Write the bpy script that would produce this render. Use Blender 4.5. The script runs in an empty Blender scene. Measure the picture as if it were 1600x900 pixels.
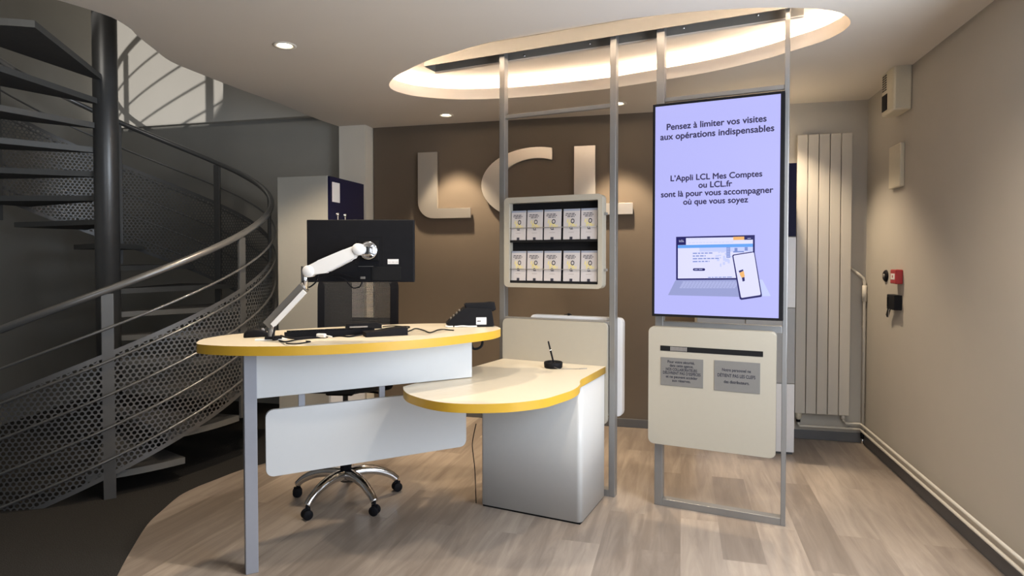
import bpy, bmesh, math, random
from mathutils import Vector, Matrix
random.seed(7)
sc = bpy.context.scene
C = sc.collection
PI = math.pi

# ------------------------------------------------------------------ camera
EYE = 1.5
FPX = 960.0
PX0, PY0 = 800.0, 427.0
PITCH = math.atan(22 / 960)
cam_d = bpy.data.cameras.new('camera')
cam = bpy.data.objects.new('camera', cam_d)
C.objects.link(cam)
cam.location = (0, 0, EYE)
cam.rotation_euler = (PI / 2 - PITCH, 0, 0)
cam_d.sensor_width = 36
cam_d.lens = FPX / 1600 * 36
cam_d.shift_y = -(450 - PY0) / 1600
cam_d.clip_start = 0.05
sc.camera = cam

# ------------------------------------------------------------------ world, light, exposure
vs = sc.view_settings
vs.view_transform = 'Standard'
vs.look = 'None'
vs.gamma = 1
vs.use_curve_mapping = False
vs.exposure = 0.0
w = bpy.data.worlds.new('world')
sc.world = w
w.use_nodes = True
w.node_tree.nodes['Background'].inputs[0].default_value = (0.75, 0.85, 1.0, 1)
w.node_tree.nodes['Background'].inputs[1].default_value = 0.05


def area_light(name, loc, target, sx, sy, power, col, spread=180):
    d = bpy.data.lights.new(name, 'AREA')
    d.shape = 'RECTANGLE'
    d.size, d.size_y = sx, sy
    d.energy = power
    d.color = col
    d.spread = math.radians(spread)
    o = bpy.data.objects.new(name, d)
    C.objects.link(o)
    o.location = loc
    o.rotation_euler = (Vector(target) - Vector(loc)).to_track_quat('-Z', 'Y').to_euler()
    return o


P_FRONT, P_RIGHT, P_COVE, P_SPOT, P_UP = 34, 150, 11.5, 175, 2100
area_light('daylight_shopfront', (0.0, -1.85, 1.45), (0.6, 4, 1.0), 1.8, 2.2, P_FRONT, (0.82, 0.90, 1.0))
area_light('daylight_side_window', (1.98, 1.65, 1.3), (-1.0, 2.6, 0.9), 1.9, 2.2, P_RIGHT, (0.80, 0.89, 1.0))


def spot(name, loc, target, power, col, size, blend, soft):
    d = bpy.data.lights.new(name, 'SPOT')
    d.energy = power
    d.color = col
    d.spot_size = math.radians(size)
    d.spot_blend = blend
    d.shadow_soft_size = soft
    o = bpy.data.objects.new(name, d)
    C.objects.link(o)
    o.location = loc
    o.rotation_euler = (Vector(target) - Vector(loc)).to_track_quat('-Z', 'Y').to_euler()


# soft fill, low spot standing in for upstairs daylight on the stair wall, and ceiling spots in front of the counters (above the picture)
area_light('upper_floor_fill', (-3.0, 0.6, 5.5), (-3.0, 0.9, 0), 2.0, 2.0, 85, (1.0, 0.94, 0.85))  # added fill that lifts the stairwell walls, not a window
spot('upper_daylight_spot', (-4.4, -1.9, 3.125), (-4.3, 6.6, 4.0), P_UP, (1.0, 0.95, 0.88), 21.5, 0.1, 0.03)
for sx_, sy_, k_ in ((-0.75, 2.55, 1.0), (0.75, 2.35, 1.0), (1.45, 2.2, 0.7)):
    spot('ceiling_spot', (sx_, sy_, 2.76), (sx_, sy_ + 0.25, 0), 82 * k_, (1.0, 0.87, 0.70), 130, 0.7, 0.06)


# ------------------------------------------------------------------ reading the photo: pixel -> point of a plane in the room
def ray(px, py):
    a = (px - PX0) / FPX
    b = -(py - PY0) / FPX
    return Vector((a, math.cos(PITCH) + b * math.sin(PITCH), -math.sin(PITCH) + b * math.cos(PITCH)))


def at_z(px, py, z):
    r = ray(px, py)
    return Vector((0, 0, EYE)) + r * ((z - EYE) / r.z)


def at_y(px, py, y):
    r = ray(px, py)
    return Vector((0, 0, EYE)) + r * (y / r.y)


class Frame:
    """an upright local frame: origin on the floor, x along the plane, y away from the room, z up"""

    def __init__(s, ox, oy, ang):
        s.o = Vector((ox, oy, 0))
        s.ang = ang
        s.x = Vector((math.cos(ang), math.sin(ang), 0))
        s.y = Vector((-math.sin(ang), math.cos(ang), 0))

    def at(s, px, py, yo=0.0):
        r = ray(px, py)
        e = Vector((0, 0, EYE))
        t = ((s.o + s.y * yo - e).dot(s.y)) / r.dot(s.y)
        q = e + r * t - s.o
        return q.dot(s.x), q.z

    def w(s, x, y, z=0.0):
        return s.o + s.x * x + s.y * y + Vector((0, 0, z))

    def loc(s, p):
        q = Vector(p) - s.o
        return q.dot(s.x), q.dot(s.y)


# ------------------------------------------------------------------ materials
def new_mat(name):
    m = bpy.data.materials.new(name)
    m.use_nodes = True
    return m, m.node_tree, m.node_tree.nodes['Principled BSDF']


def mat(name, col, rough=0.5, metal=0.0, noise=0.04, scale=30, bump=0.0, spec=0.5, coat=0.0):
    m, nt, b = new_mat(name)
    b.inputs['Roughness'].default_value = rough
    b.inputs['Metallic'].default_value = metal
    b.inputs['Specular IOR Level'].default_value = spec
    b.inputs['Coat Weight'].default_value = coat
    tc = nt.nodes.new('ShaderNodeTexCoord')
    n = nt.nodes.new('ShaderNodeTexNoise')
    n.inputs['Scale'].default_value = scale
    n.inputs['Detail'].default_value = 4
    nt.links.new(tc.outputs['Object'], n.inputs['Vector'])
    mx = nt.nodes.new('ShaderNodeMix')
    mx.data_type = 'RGBA'
    mx.inputs[6].default_value = tuple(max(0, c * (1 - noise)) for c in col) + (1,)
    mx.inputs[7].default_value = tuple(min(1, c * (1 + noise)) for c in col) + (1,)
    nt.links.new(n.outputs['Fac'], mx.inputs[0])
    nt.links.new(mx.outputs[2], b.inputs['Base Color'])
    if bump:
        bp = nt.nodes.new('ShaderNodeBump')
        bp.inputs['Strength'].default_value = bump
        bp.inputs['Distance'].default_value = 0.01
        nt.links.new(n.outputs['Fac'], bp.inputs['Height'])
        nt.links.new(bp.outputs['Normal'], b.inputs['Normal'])
    return m


def emit(name, col, strength):
    m, nt, b = new_mat(name)
    b.inputs['Base Color'].default_value = (*[c * 0.04 for c in col], 1)
    b.inputs['Roughness'].default_value = 0.3
    b.inputs['Emission Color'].default_value = (*col, 1)
    b.inputs['Emission Strength'].default_value = strength
    return m


def math_node(nt, op, a=None, b=None):
    n = nt.nodes.new('ShaderNodeMath')
    n.operation = op
    for i, v in enumerate((a, b)):
        if v is None:
            continue
        if isinstance(v, (int, float)):
            n.inputs[i].default_value = v
        else:
            nt.links.new(v, n.inputs[i])
    return n.outputs[0]


def perforated(name, col, pitch, radius, rough=0.45, metal=0.6):
    """sheet with staggered round holes, from UV in metres; UV2 'edge' keeps a solid margin"""
    m, nt, b = new_mat(name)
    b.inputs['Base Color'].default_value = (*col, 1)
    b.inputs['Roughness'].default_value = rough
    b.inputs['Metallic'].default_value = metal
    uv = nt.nodes.new('ShaderNodeUVMap')
    uv.uv_map = 'sheet'
    sp = nt.nodes.new('ShaderNodeSeparateXYZ')
    nt.links.new(uv.outputs[0], sp.inputs[0])
    ue = nt.nodes.new('ShaderNodeUVMap')
    ue.uv_map = 'edge'
    se = nt.nodes.new('ShaderNodeSeparateXYZ')
    nt.links.new(ue.outputs[0], se.inputs[0])

    def lattice(off):
        u = math_node(nt, 'ADD', math_node(nt, 'DIVIDE', sp.outputs[0], pitch), 40 + off)
        v = math_node(nt, 'ADD', math_node(nt, 'DIVIDE', sp.outputs[1], pitch * 1.55), 40 + off)
        fu = math_node(nt, 'SUBTRACT', math_node(nt, 'FRACT', u), 0.5)
        fv = math_node(nt, 'MULTIPLY', math_node(nt, 'SUBTRACT', math_node(nt, 'FRACT', v), 0.5), 1.55)
        return math_node(nt, 'SQRT', math_node(nt, 'ADD', math_node(nt, 'POWER', math_node(nt, 'ABSOLUTE', fu), 2),
                                              math_node(nt, 'POWER', math_node(nt, 'ABSOLUTE', fv), 2)))
    d = math_node(nt, 'MINIMUM', lattice(0.0), lattice(0.5))
    hole = math_node(nt, 'LESS_THAN', d, radius / pitch)
    ok = math_node(nt, 'GREATER_THAN', se.outputs[0], 0.030)
    ok2 = math_node(nt, 'GREATER_THAN', se.outputs[1], 0.030)
    h = math_node(nt, 'MULTIPLY', math_node(nt, 'MULTIPLY', hole, ok), ok2)
    nt.links.new(math_node(nt, 'SUBTRACT', 1.0, h), b.inputs['Alpha'])
    return m


def wood_floor():
    m, nt, b = new_mat('plank_vinyl')
    L = nt.links.new
    tc = nt.nodes.new('ShaderNodeTexCoord')
    mp = nt.nodes.new('ShaderNodeMapping')
    mp.inputs['Rotation'].default_value = (0, 0, -math.radians(74.5))
    L(tc.outputs['Object'], mp.inputs['Vector'])
    br = nt.nodes.new('ShaderNodeTexBrick')
    br.offset = 0.37
    br.inputs['Color1'].default_value = (0, 0, 0, 1)
    br.inputs['Color2'].default_value = (1, 1, 1, 1)
    br.inputs['Mortar'].default_value = (0.5, 0.5, 0.5, 1)
    br.inputs['Scale'].default_value = 1.0
    br.inputs['Mortar Size'].default_value = 0.0
    br.inputs['Brick Width'].default_value = 1.22
    br.inputs['Row Height'].default_value = 0.205
    L(mp.outputs[0], br.inputs['Vector'])
    st = nt.nodes.new('ShaderNodeMapping')
    st.inputs['Scale'].default_value = (1.1, 10.0, 1.0)
    L(mp.outputs[0], st.inputs['Vector'])
    sft = nt.nodes.new('ShaderNodeVectorMath')
    sft.operation = 'MULTIPLY_ADD'
    sft.inputs[1].default_value = (7, 7, 7)
    L(br.outputs['Color'], sft.inputs[0])
    L(st.outputs[0], sft.inputs[2])
    n1 = nt.nodes.new('ShaderNodeTexNoise')
    n1.inputs['Scale'].default_value = 1.6
    n1.inputs['Detail'].default_value = 7
    n1.inputs['Distortion'].default_value = 0.7
    n1.inputs['Roughness'].default_value = 0.62
    L(sft.outputs[0], n1.inputs['Vector'])
    n2 = nt.nodes.new('ShaderNodeTexNoise')
    n2.inputs['Scale'].default_value = 2.2
    n2.inputs['Detail'].default_value = 3
    L(mp.outputs[0], n2.inputs['Vector'])
    a = math_node(nt, 'MULTIPLY', br.outputs['Color'], 0.36)
    bb = math_node(nt, 'MULTIPLY', n1.outputs['Fac'], 0.86)
    c2 = math_node(nt, 'MULTIPLY', n2.outputs['Fac'], 0.22)
    v = math_node(nt, 'ADD', math_node(nt, 'ADD', a, bb), c2)
    v = math_node(nt, 'SUBTRACT', v, 0.23)
    cr = nt.nodes.new('ShaderNodeValToRGB')
    e = cr.color_ramp.elements
    e[0].position, e[0].color = 0.0, (0.145, 0.115, 0.093, 1)
    e[1].position, e[1].color = 1.0, (0.50, 0.43, 0.36, 1)
    k = e.new(0.38)
    k.color = (0.240, 0.195, 0.160, 1)
    k = e.new(0.68)
    k.color = (0.37, 0.308, 0.255, 1)
    L(v, cr.inputs[0])
    L(cr.outputs[0], b.inputs['Base Color'])
    b.inputs['Roughness'].default_value = 0.33
    b.inputs['Specular IOR Level'].default_value = 0.5
    return m


M = {}
M['floor'] = wood_floor()
M['carpet'] = mat('charcoal_carpet', (0.034, 0.032, 0.030), 0.95, noise=0.6, scale=160, bump=0.6, spec=0.1)
M['brown'] = mat('taupe_wall_paint', (0.150, 0.120, 0.092), 0.85, noise=0.05, scale=3, spec=0.2)
M['wall'] = mat('pale_wall_paint', (0.44, 0.41, 0.365), 0.9, noise=0.03, scale=5, spec=0.2)
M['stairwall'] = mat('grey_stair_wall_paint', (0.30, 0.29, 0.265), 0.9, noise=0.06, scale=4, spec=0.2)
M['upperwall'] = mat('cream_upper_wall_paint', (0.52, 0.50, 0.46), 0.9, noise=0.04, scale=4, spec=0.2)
M['ceil'] = mat('ceiling_paint', (0.66, 0.61, 0.55), 0.95, noise=0.02, scale=3, spec=0.1)
M['recess'] = mat('recess_paint', (0.66, 0.60, 0.54), 0.95, noise=0.02, scale=3, spec=0.1)
M['white'] = mat('white_column_paint', (0.76, 0.72, 0.64), 0.8, noise=0.03, scale=5, spec=0.2)
M['skirting'] = mat('grey_skirting', (0.10, 0.10, 0.105), 0.5)
M['alu'] = mat('satin_aluminium', (0.29, 0.287, 0.285), 0.42, 0.7, noise=0.05, scale=14)
M['track'] = mat('dark_anodised_track', (0.22, 0.205, 0.185), 0.5, 0.3)
M['desk'] = mat('white_laminate', (0.53, 0.545, 0.56), 0.32, noise=0.015)
M['top'] = mat('cream_laminate_top', (0.64, 0.575, 0.455), 0.38, noise=0.02)
M['yellow'] = mat('yellow_edge_band', (0.58, 0.345, 0.030), 0.38, noise=0.05)
M['box'] = mat('warm_white_lacquer', (0.355, 0.328, 0.275), 0.36, noise=0.02)
M['base'] = mat('grey_white_laminate', (0.54, 0.54, 0.535), 0.34, noise=0.02)
M['postgrey'] = mat('grey_lacquered_post', (0.27, 0.28, 0.32), 0.4, 0.1)
M['black'] = mat('black_plastic', (0.008, 0.008, 0.010), 0.6, noise=0.2, spec=0.12)
M['blackmat'] = mat('matt_black', (0.007, 0.007, 0.008), 0.8, noise=0.2, spec=0.2)
M['fabric'] = mat('black_mesh_fabric', (0.03, 0.03, 0.032), 0.8, noise=0.3, scale=200)
M['chrome'] = mat('chrome', (0.72, 0.72, 0.73), 0.12, 1.0, noise=0.02)
M['armwhite'] = mat('white_arm_plastic', (0.80, 0.79, 0.78), 0.35, noise=0.02)
M['armgrey'] = mat('brushed_arm_metal', (0.26, 0.245, 0.225), 0.4, 0.6)
M['letter'] = mat('satin_letter_metal', (0.74, 0.68, 0.61), 0.33, 0.8, noise=0.04, scale=6)
M['lside'] = mat('locker_cream_side', (0.38, 0.365, 0.325), 0.6, noise=0.03)
M['ldoorblue'] = mat('locker_navy_door', (0.006, 0.006, 0.030), 0.55, noise=0.06, spec=0.15)
M['ldoorgrey'] = mat('locker_grey_door', (0.30, 0.30, 0.30), 0.45)
M['ldoorwhite'] = mat('locker_white_door', (0.66, 0.66, 0.68), 0.45)
M['paper'] = mat('white_paper', (0.72, 0.70, 0.69), 0.7, noise=0.02)
M['brochure'] = mat('brochure_paper', (0.46, 0.43, 0.435), 0.6, noise=0.02)
M['bluegrey'] = mat('blue_grey_print', (0.25, 0.28, 0.36), 0.6)
M['ink'] = mat('dark_ink', (0.02, 0.02, 0.035), 0.7)
M['greyink'] = mat('grey_ink', (0.30, 0.28, 0.27), 0.7)
M['printyellow'] = mat('yellow_print', (0.60, 0.52, 0.24), 0.7)
M['plate'] = mat('grey_engraved_plate', (0.19, 0.185, 0.178), 0.5, 0.3)
M['stair'] = mat('grey_stair_steel', (0.135, 0.135, 0.135), 0.36, 0.55, noise=0.08, scale=20)
M['rail'] = mat('grey_rail_steel', (0.185, 0.185, 0.185), 0.3, 0.6, noise=0.06)
M['tread'] = mat('dark_tread', (0.055, 0.054, 0.054), 0.75, noise=0.2)
M['nosing'] = mat('grey_tread_edge', (0.15, 0.15, 0.145), 0.5, 0.3)
M['perf'] = perforated('perforated_sheet', (0.150, 0.150, 0.152), 0.034, 0.0118)
M['chairmesh'] = mat('black_chair_net', (0.02, 0.02, 0.022), 0.6)
M['radiator'] = mat('radiator_enamel', (0.50, 0.465, 0.41), 0.45, noise=0.015)
M['pipe'] = mat('painted_pipe', (0.60, 0.56, 0.49), 0.45)
M['red'] = mat('red_plastic', (0.35, 0.015, 0.02), 0.4)
M['cream'] = mat('cream_plastic', (0.58, 0.53, 0.42), 0.5)
M['grille'] = mat('dark_grille', (0.03, 0.028, 0.025), 0.6)
M['lamp'] = emit('lamp_lens', (1.0, 0.86, 0.66), 14)
M['led'] = emit('led_strip', (1.0, 0.83, 0.63), 60)
M['scr'] = emit('screen_lilac', (0.47, 0.475, 0.93), 1.0)
M['scrnavy'] = emit('screen_navy', (0.016, 0.014, 0.12), 1.0)
M['scrink'] = emit('screen_ink', (0.030, 0.024, 0.085), 1.0)
M['scrwhite'] = emit('screen_white', (0.72, 0.72, 1.0), 1.0)
M['scrpale'] = emit('screen_pale', (0.55, 0.60, 0.98), 1.0)
M['scrblue'] = emit('screen_sky_blue', (0.13, 0.36, 0.86), 1.0)
M['scrsteel'] = emit('screen_steel', (0.31, 0.34, 0.62), 1.0)
M['scrkey'] = emit('screen_keys', (0.45, 0.48, 0.78), 1.0)
M['scrorange'] = emit('screen_orange', (0.86, 0.46, 0.16), 1.0)
M['scrmid'] = emit('screen_mid_blue', (0.20, 0.27, 0.60), 1.0)


# ------------------------------------------------------------------ mesh builder
class MB:
    def __init__(s):
        s.bm = bmesh.new()

    def _add(s, verts, faces, mi=0, smooth=False):
        vs_ = [s.bm.verts.new(v) for v in verts]
        out = []
        for f in faces:
            try:
                fc = s.bm.faces.new([vs_[i] for i in f])
            except ValueError:
                continue
            fc.material_index = mi
            fc.smooth = smooth
            out.append(fc)
        return vs_, out

    def box(s, x0, x1, y0, y1, z0, z1, mi=0, bevel=0.0, seg=2, mtx=None):
        v = [(x, y, z) for x in (x0, x1) for y in (y0, y1) for z in (z0, z1)]
        f = [(0, 1, 3, 2), (4, 6, 7, 5), (0, 4, 5, 1), (2, 3, 7, 6), (0, 2, 6, 4), (1, 5, 7, 3)]
        vv, ff = s._add(v, f, mi)
        if bevel:
            eds = list({e for q in ff for e in q.edges})
            r = bmesh.ops.bevel(s.bm, geom=eds, offset=bevel, segments=seg, affect='EDGES', profile=0.5)
            for q in r['faces']:
                q.material_index = mi
            vv = list({vx for q in r['faces'] for vx in q.verts} | {vx for vx in vv if vx.is_valid})
        if mtx is not None:
            bmesh.ops.transform(s.bm, matrix=mtx, verts=[vx for vx in vv if vx.is_valid])
        return s

    def prism(s, poly, axis, a0, a1, mi=0, side_mi=None, smooth=False, bevel=0.0):
        """poly: 2-D outline; axis 'z': (x, y) outline; 'y': (x, z); 'x': (y, z)"""
        n = len(poly)

        def mk(p, a):
            return {'z': (p[0], p[1], a), 'y': (p[0], a, p[1]), 'x': (a, p[0], p[1])}[axis]
        v = [mk(p, a0) for p in poly] + [mk(p, a1) for p in poly]
        vv = [s.bm.verts.new(q) for q in v]
        f0 = s.bm.faces.new(vv[:n])
        f1 = s.bm.faces.new(vv[n:][::-1])
        f0.material_index = f1.material_index = mi
        for i in range(n):
            q = s.bm.faces.new((vv[i], vv[i + n], vv[(i + 1) % n + n], vv[(i + 1) % n]))
            q.material_index = mi if side_mi is None else side_mi
            q.smooth = smooth
        if bevel:
            eds = list(f0.edges) + list(f1.edges)
            r = bmesh.ops.bevel(s.bm, geom=eds, offset=bevel, segments=2, affect='EDGES', profile=0.5)
            for q in r['faces']:
                q.material_index = mi
        return s

    def tube(s, pts, r, seg=8, mi=0, closed=False, smooth=True, flat=None):
        """a round bar along points; flat=(w, h) gives a flat bar with the second axis upright"""
        pts = [Vector(p) for p in pts]
        n = len(pts)
        rings = []
        prev = None
        for i, p in enumerate(pts):
            if closed:
                t = pts[(i + 1) % n] - pts[i - 1]
            else:
                t = pts[min(i + 1, n - 1)] - pts[max(i - 1, 0)]
            t.normalize()
            up = Vector((0, 0, 1)) if abs(t.z) < 0.95 else Vector((0, 1, 0))
            if prev is not None and abs(t.z) >= 0.6:
                up = prev
            a = t.cross(up).normalized()
            b = a.cross(t).normalized()
            prev = b
            rr = r[i] if isinstance(r, (list, tuple)) else r
            if flat:
                ring = [p + a * (flat[0] / 2 * sx) + b * (flat[1] / 2 * sy) for sx, sy in ((1, 1), (-1, 1), (-1, -1), (1, -1))]
            else:
                ring = [p + a * (rr * math.cos(2 * PI * k / seg)) + b * (rr * math.sin(2 * PI * k / seg)) for k in range(seg)]
            rings.append([s.bm.verts.new(q) for q in ring])
        m = len(rings[0])
        rng = range(n if closed else n - 1)
        for i in rng:
            A, B = rings[i], rings[(i + 1) % n]
            for k in range(m):
                q = s.bm.faces.new((A[k], A[(k + 1) % m], B[(k + 1) % m], B[k]))
                q.material_index = mi
                q.smooth = smooth and not flat
        if not closed:
            for q in (rings[0][::-1], rings[-1]):
                try:
                    fc = s.bm.faces.new(q)
                    fc.material_index = mi
                except ValueError:
                    pass
        return s

    def lathe(s, prof, seg=24, mi=0, mtx=None, smooth=True):
        """profile [(r, z)...] about the z axis"""
        rings = []
        new = []
        for r, z in prof:
            if r < 1e-6:
                v = s.bm.verts.new((0, 0, z))
                rings.append([v])
                new.append(v)
            else:
                g = [s.bm.verts.new((r * math.cos(2 * PI * k / seg), r * math.sin(2 * PI * k / seg), z)) for k in range(seg)]
                rings.append(g)
                new += g
        for A, B in zip(rings, rings[1:]):
            for k in range(seg):
                a0, a1 = A[k % len(A)], A[(k + 1) % len(A)]
                b0, b1 = B[k % len(B)], B[(k + 1) % len(B)]
                vs_ = []
                for q in (a0, a1, b1, b0):
                    if q not in vs_:
                        vs_.append(q)
                if len(vs_) > 2:
                    fc = s.bm.faces.new(vs_)
                    fc.material_index = mi
                    fc.smooth = smooth
        if mtx is not None:
            bmesh.ops.transform(s.bm, matrix=mtx, verts=new)
        return s

    def plate(s, outer, holes, z, mi=0, axis='z'):
        """flat face with holes"""
        ed = []

        def mk(p):
            return {'z': (p[0], p[1], z), 'y': (p[0], z, p[1])}[axis]
        for loop in [outer] + list(holes):
            vv = [s.bm.verts.new(mk(p)) for p in loop]
            for i in range(len(vv)):
                ed.append(s.bm.edges.new((vv[i], vv[(i + 1) % len(vv)])))
        r = bmesh.ops.triangle_fill(s.bm, use_beauty=True, use_dissolve=False, edges=ed)
        for g in r['geom']:
            if isinstance(g, bmesh.types.BMFace):
                g.material_index = mi
        return s

    def band(s, loop, z0, z1, mi=0, closed=True, smooth=True):
        n = len(loop)
        a = [s.bm.verts.new((p[0], p[1], z0)) for p in loop]
        b = [s.bm.verts.new((p[0], p[1], z1)) for p in loop]
        for i in range(n if closed else n - 1):
            q = s.bm.faces.new((a[i], a[(i + 1) % n], b[(i + 1) % n], b[i]))
            q.material_index = mi
            q.smooth = smooth
        return s

    def build(s, name, mats, parent=None, fix=True, loc=None, rot=None):
        if fix:
            bmesh.ops.recalc_face_normals(s.bm, faces=s.bm.faces[:])
        me = bpy.data.meshes.new(name)
        s.bm.to_mesh(me)
        s.bm.free()
        for m in (mats if isinstance(mats, (list, tuple)) else [mats]):
            me.materials.append(m)
        o = bpy.data.objects.new(name, me)
        C.objects.link(o)
        if parent:
            o.parent = parent
        if loc is not None:
            o.location = loc
        if rot is not None:
            o.rotation_euler = rot
        return o


def thing(name, label, cat, loc=(0, 0, 0), rotz=0.0, group=None):
    o = bpy.data.objects.new(name, None)
    o.empty_display_size = 0.1
    C.objects.link(o)
    o.location = loc
    o.rotation_euler = (0, 0, rotz)
    o['label'] = label
    o['category'] = cat
    if group:
        o['group'] = group
    return o


def tag(o, label, cat, group=None):
    o['label'] = label
    o['category'] = cat
    if group:
        o['group'] = group
    return o


def struct(o):
    o['kind'] = 'structure'
    return o


def rrect(x0, x1, z0, z1, r, seg=6):
    out = []
    for cx, cz, a in ((x1 - r, z0 + r, -90), (x1 - r, z1 - r, 0), (x0 + r, z1 - r, 90), (x0 + r, z0 + r, 180)):
        for k in range(seg + 1):
            t = math.radians(a + 90 * k / seg)
            out.append((cx + r * math.cos(t), cz + r * math.sin(t)))
    return out


def spline(pts, sub=6, closed=True):
    pts = [Vector(p) for p in pts]
    n = len(pts)
    out = []
    for i in range(n if closed else n - 1):
        g = lambda j: pts[j % n] if closed else pts[max(0, min(n - 1, j))]
        p0, p1, p2, p3 = g(i - 1), g(i), g(i + 1), g(i + 2)
        for k in range(sub):
            t = k / sub
            out.append(0.5 * ((2 * p1) + (p2 - p0) * t + (2 * p0 - 5 * p1 + 4 * p2 - p3) * t * t + (3 * p1 - p0 - 3 * p2 + p3) * t ** 3))
    if not closed:
        out.append(pts[-1])
    return out


def text(name, body, m, parent, x0, x1, z, y, depth=0.0006, height=None, label=None, bold=0.0):
    """a line of lettering in the parent's local x-z plane facing -y, fitted between x0 and x1, baseline z"""
    cu = bpy.data.curves.new(name, 'FONT')
    cu.body = body
    cu.extrude = 0.0
    tmp = bpy.data.objects.new(name, cu)
    C.objects.link(tmp)
    dg = bpy.context.evaluated_depsgraph_get()
    me = bpy.data.meshes.new_from_object(tmp.evaluated_get(dg))
    bpy.data.objects.remove(tmp)
    xs = [v.co.x for v in me.vertices]
    lo, hi = min(xs), max(xs)
    k = (x1 - x0) / (hi - lo)
    kz = k if height is None else height
    if bold:
        bm = bmesh.new()
        for dx, dy in ((-bold, 0), (bold, 0), (0, bold), (0, -bold), (0, 0)):
            n0 = len(bm.verts)
            bm.from_mesh(me)
            bm.verts.ensure_lookup_table()
            for v in bm.verts[n0:]:
                v.co += Vector((dx, dy, 0.004 * dx / bold))
        bm.to_mesh(me)
        bm.free()
    for v in me.vertices:
        v.co = Vector((x0 + (v.co.x - lo) * k, y - 0.0002 - 0.00004 * v.co.z / 0.004, z + v.co.y * kz))
    me.name = name
    me.materials.clear()
    me.materials.append(m)
    o = bpy.data.objects.new(name, me)
    C.objects.link(o)
    o.parent = parent
    return o


def copy_tree(o, parent=None):
    c = o.copy()
    C.objects.link(c)
    if parent:
        c.parent = parent
    for ch in list(o.children):
        copy_tree(ch, c)
    return c


# ================================================================== THE SETTING
WANG = -math.atan(0.25)
WALL = Frame(1.2, 5.43, WANG)               # back wall: x to the right, y away from the room
CEIL = 2.79
corner_x = 1.735                             # local x of the right-hand corner
CORN = WALL.w(corner_x, 0)
RW = Frame(CORN.x, CORN.y, WANG - PI / 2)    # right wall: local x comes towards the camera, local y is away from the room
col_x0 = WALL.loc(at_z(533, 198.7, CEIL))[0]
col_x1 = WALL.loc(at_z(586, 201, CEIL))[0]
# floor: wood area and carpet under the staircase
far_l = Vector((-4.62, 6.95, 0))
edge_px = [(200, 868), (230, 820), (255, 796), (280, 775), (305, 762), (330, 752), (375, 735), (420, 722)]
edge = [at_z(*q, 0).to_2d() for q in edge_px]
edge = [Vector((-1.62, 1.9)), Vector((-1.74, 2.5))] + edge + [Vector((-1.62, 4.82)), Vector((-1.60, 5.3)), Vector((-1.78, 6.25))]
edge_s = spline(edge, 5, closed=False)
wood = [Vector((-1.62, -2.1)), Vector((1.15, -2.1)), Vector((3.0, 5.1))] + list(reversed(edge_s))
struct(MB().plate([tuple(p) for p in wood], [], 0.0).build('floor', M['floor']))
carp = [Vector((-4.7, -2.1)), Vector((-1.62, -2.1))] + edge_s + [Vector((-1.78, 6.35)), Vector((-4.7, 7.1))]
struct(MB().plate([tuple(p) for p in carp], [], 0.0).build('floor_carpet', M['carpet']))

# recess outline in the ceiling
rec_px = [(608, 132.5), (615, 122), (634, 111), (665, 96), (702.5, 84), (752.5, 69), (790, 60.5), (851, 48.5), (922, 37.7), (993, 28),
          (1060, 20.5), (1106, 16.5), (1162, 13.2), (1204, 12), (1256, 12.75), (1284, 14.6), (1312.5, 20), (1326, 28), (1329, 36),
          (1324, 43), (1312.5, 51.5), (1284, 65), (1236, 80), (1200, 91), (1144, 105), (1087, 116.5), (1018, 128), (949, 138.7),
          (904, 143.5), (851, 148.8), (794, 153.2), (740, 155.2), (702, 154.8), (665, 152), (640, 148.5), (615, 141)]
rec = spline([at_z(*q, CEIL).to_2d() for q in rec_px], 3)
rc = sum(rec, Vector((0, 0))) / len(rec)


def grow(loop, d):
    n = len(loop)
    out = []
    for i in range(n):
        t = (loop[(i + 2) % n] - loop[i - 2]).normalized()
        nrm = Vector((t.y, -t.x))
        if nrm.dot(loop[i] - rc) < 0:
            nrm = -nrm
        out.append(loop[i] + nrm * d)
    return out


cut_px = [(200, 42), (214.7, 56), (240, 76), (267, 96), (312, 115), (376, 140), (440, 163), (493, 185), (533, 198.7)]
cut = [at_z(*q, CEIL).to_2d() for q in cut_px]
cut = [Vector((-4.7, 2.55)), Vector((-3.6, 2.55)), Vector((-2.9, 2.66)), Vector((-2.4, 2.95)), Vector((-2.16, 3.25))] + cut
cut_s = spline(cut, 4, closed=False)
lamp_xy = [at_z(445, 71, CEIL).to_2d(), at_z(697, 180, CEIL).to_2d(), at_z(966, 162, CEIL).to_2d()]
lamp_r = [0.056, 0.056, 0.056]


def circ(c, r, n=20):
    return [c + Vector((math.cos(2 * PI * k / n), math.sin(2 * PI * k / n))) * r for k in range(n)]


w_col = WALL.w(col_x0, 0.06)
outer = [Vector((1.2, -2.1)), Vector((3.02, 5.15)), WALL.w(corner_x, 0.06).to_2d(), w_col.to_2d()] + list(reversed(cut_s)) + [Vector((-4.7, -2.1))]
outer.pop(2)
cb = MB().plate([tuple(p) for p in outer], [[tuple(p) for p in rec]] + [[tuple(p) for p in circ(c, r)] for c, r in zip(lamp_xy, lamp_r)], CEIL)
cb.band(cut_s, CEIL, 3.02, closed=False)
struct(cb.build('ceiling', M['ceil'], fix=False))
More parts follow.
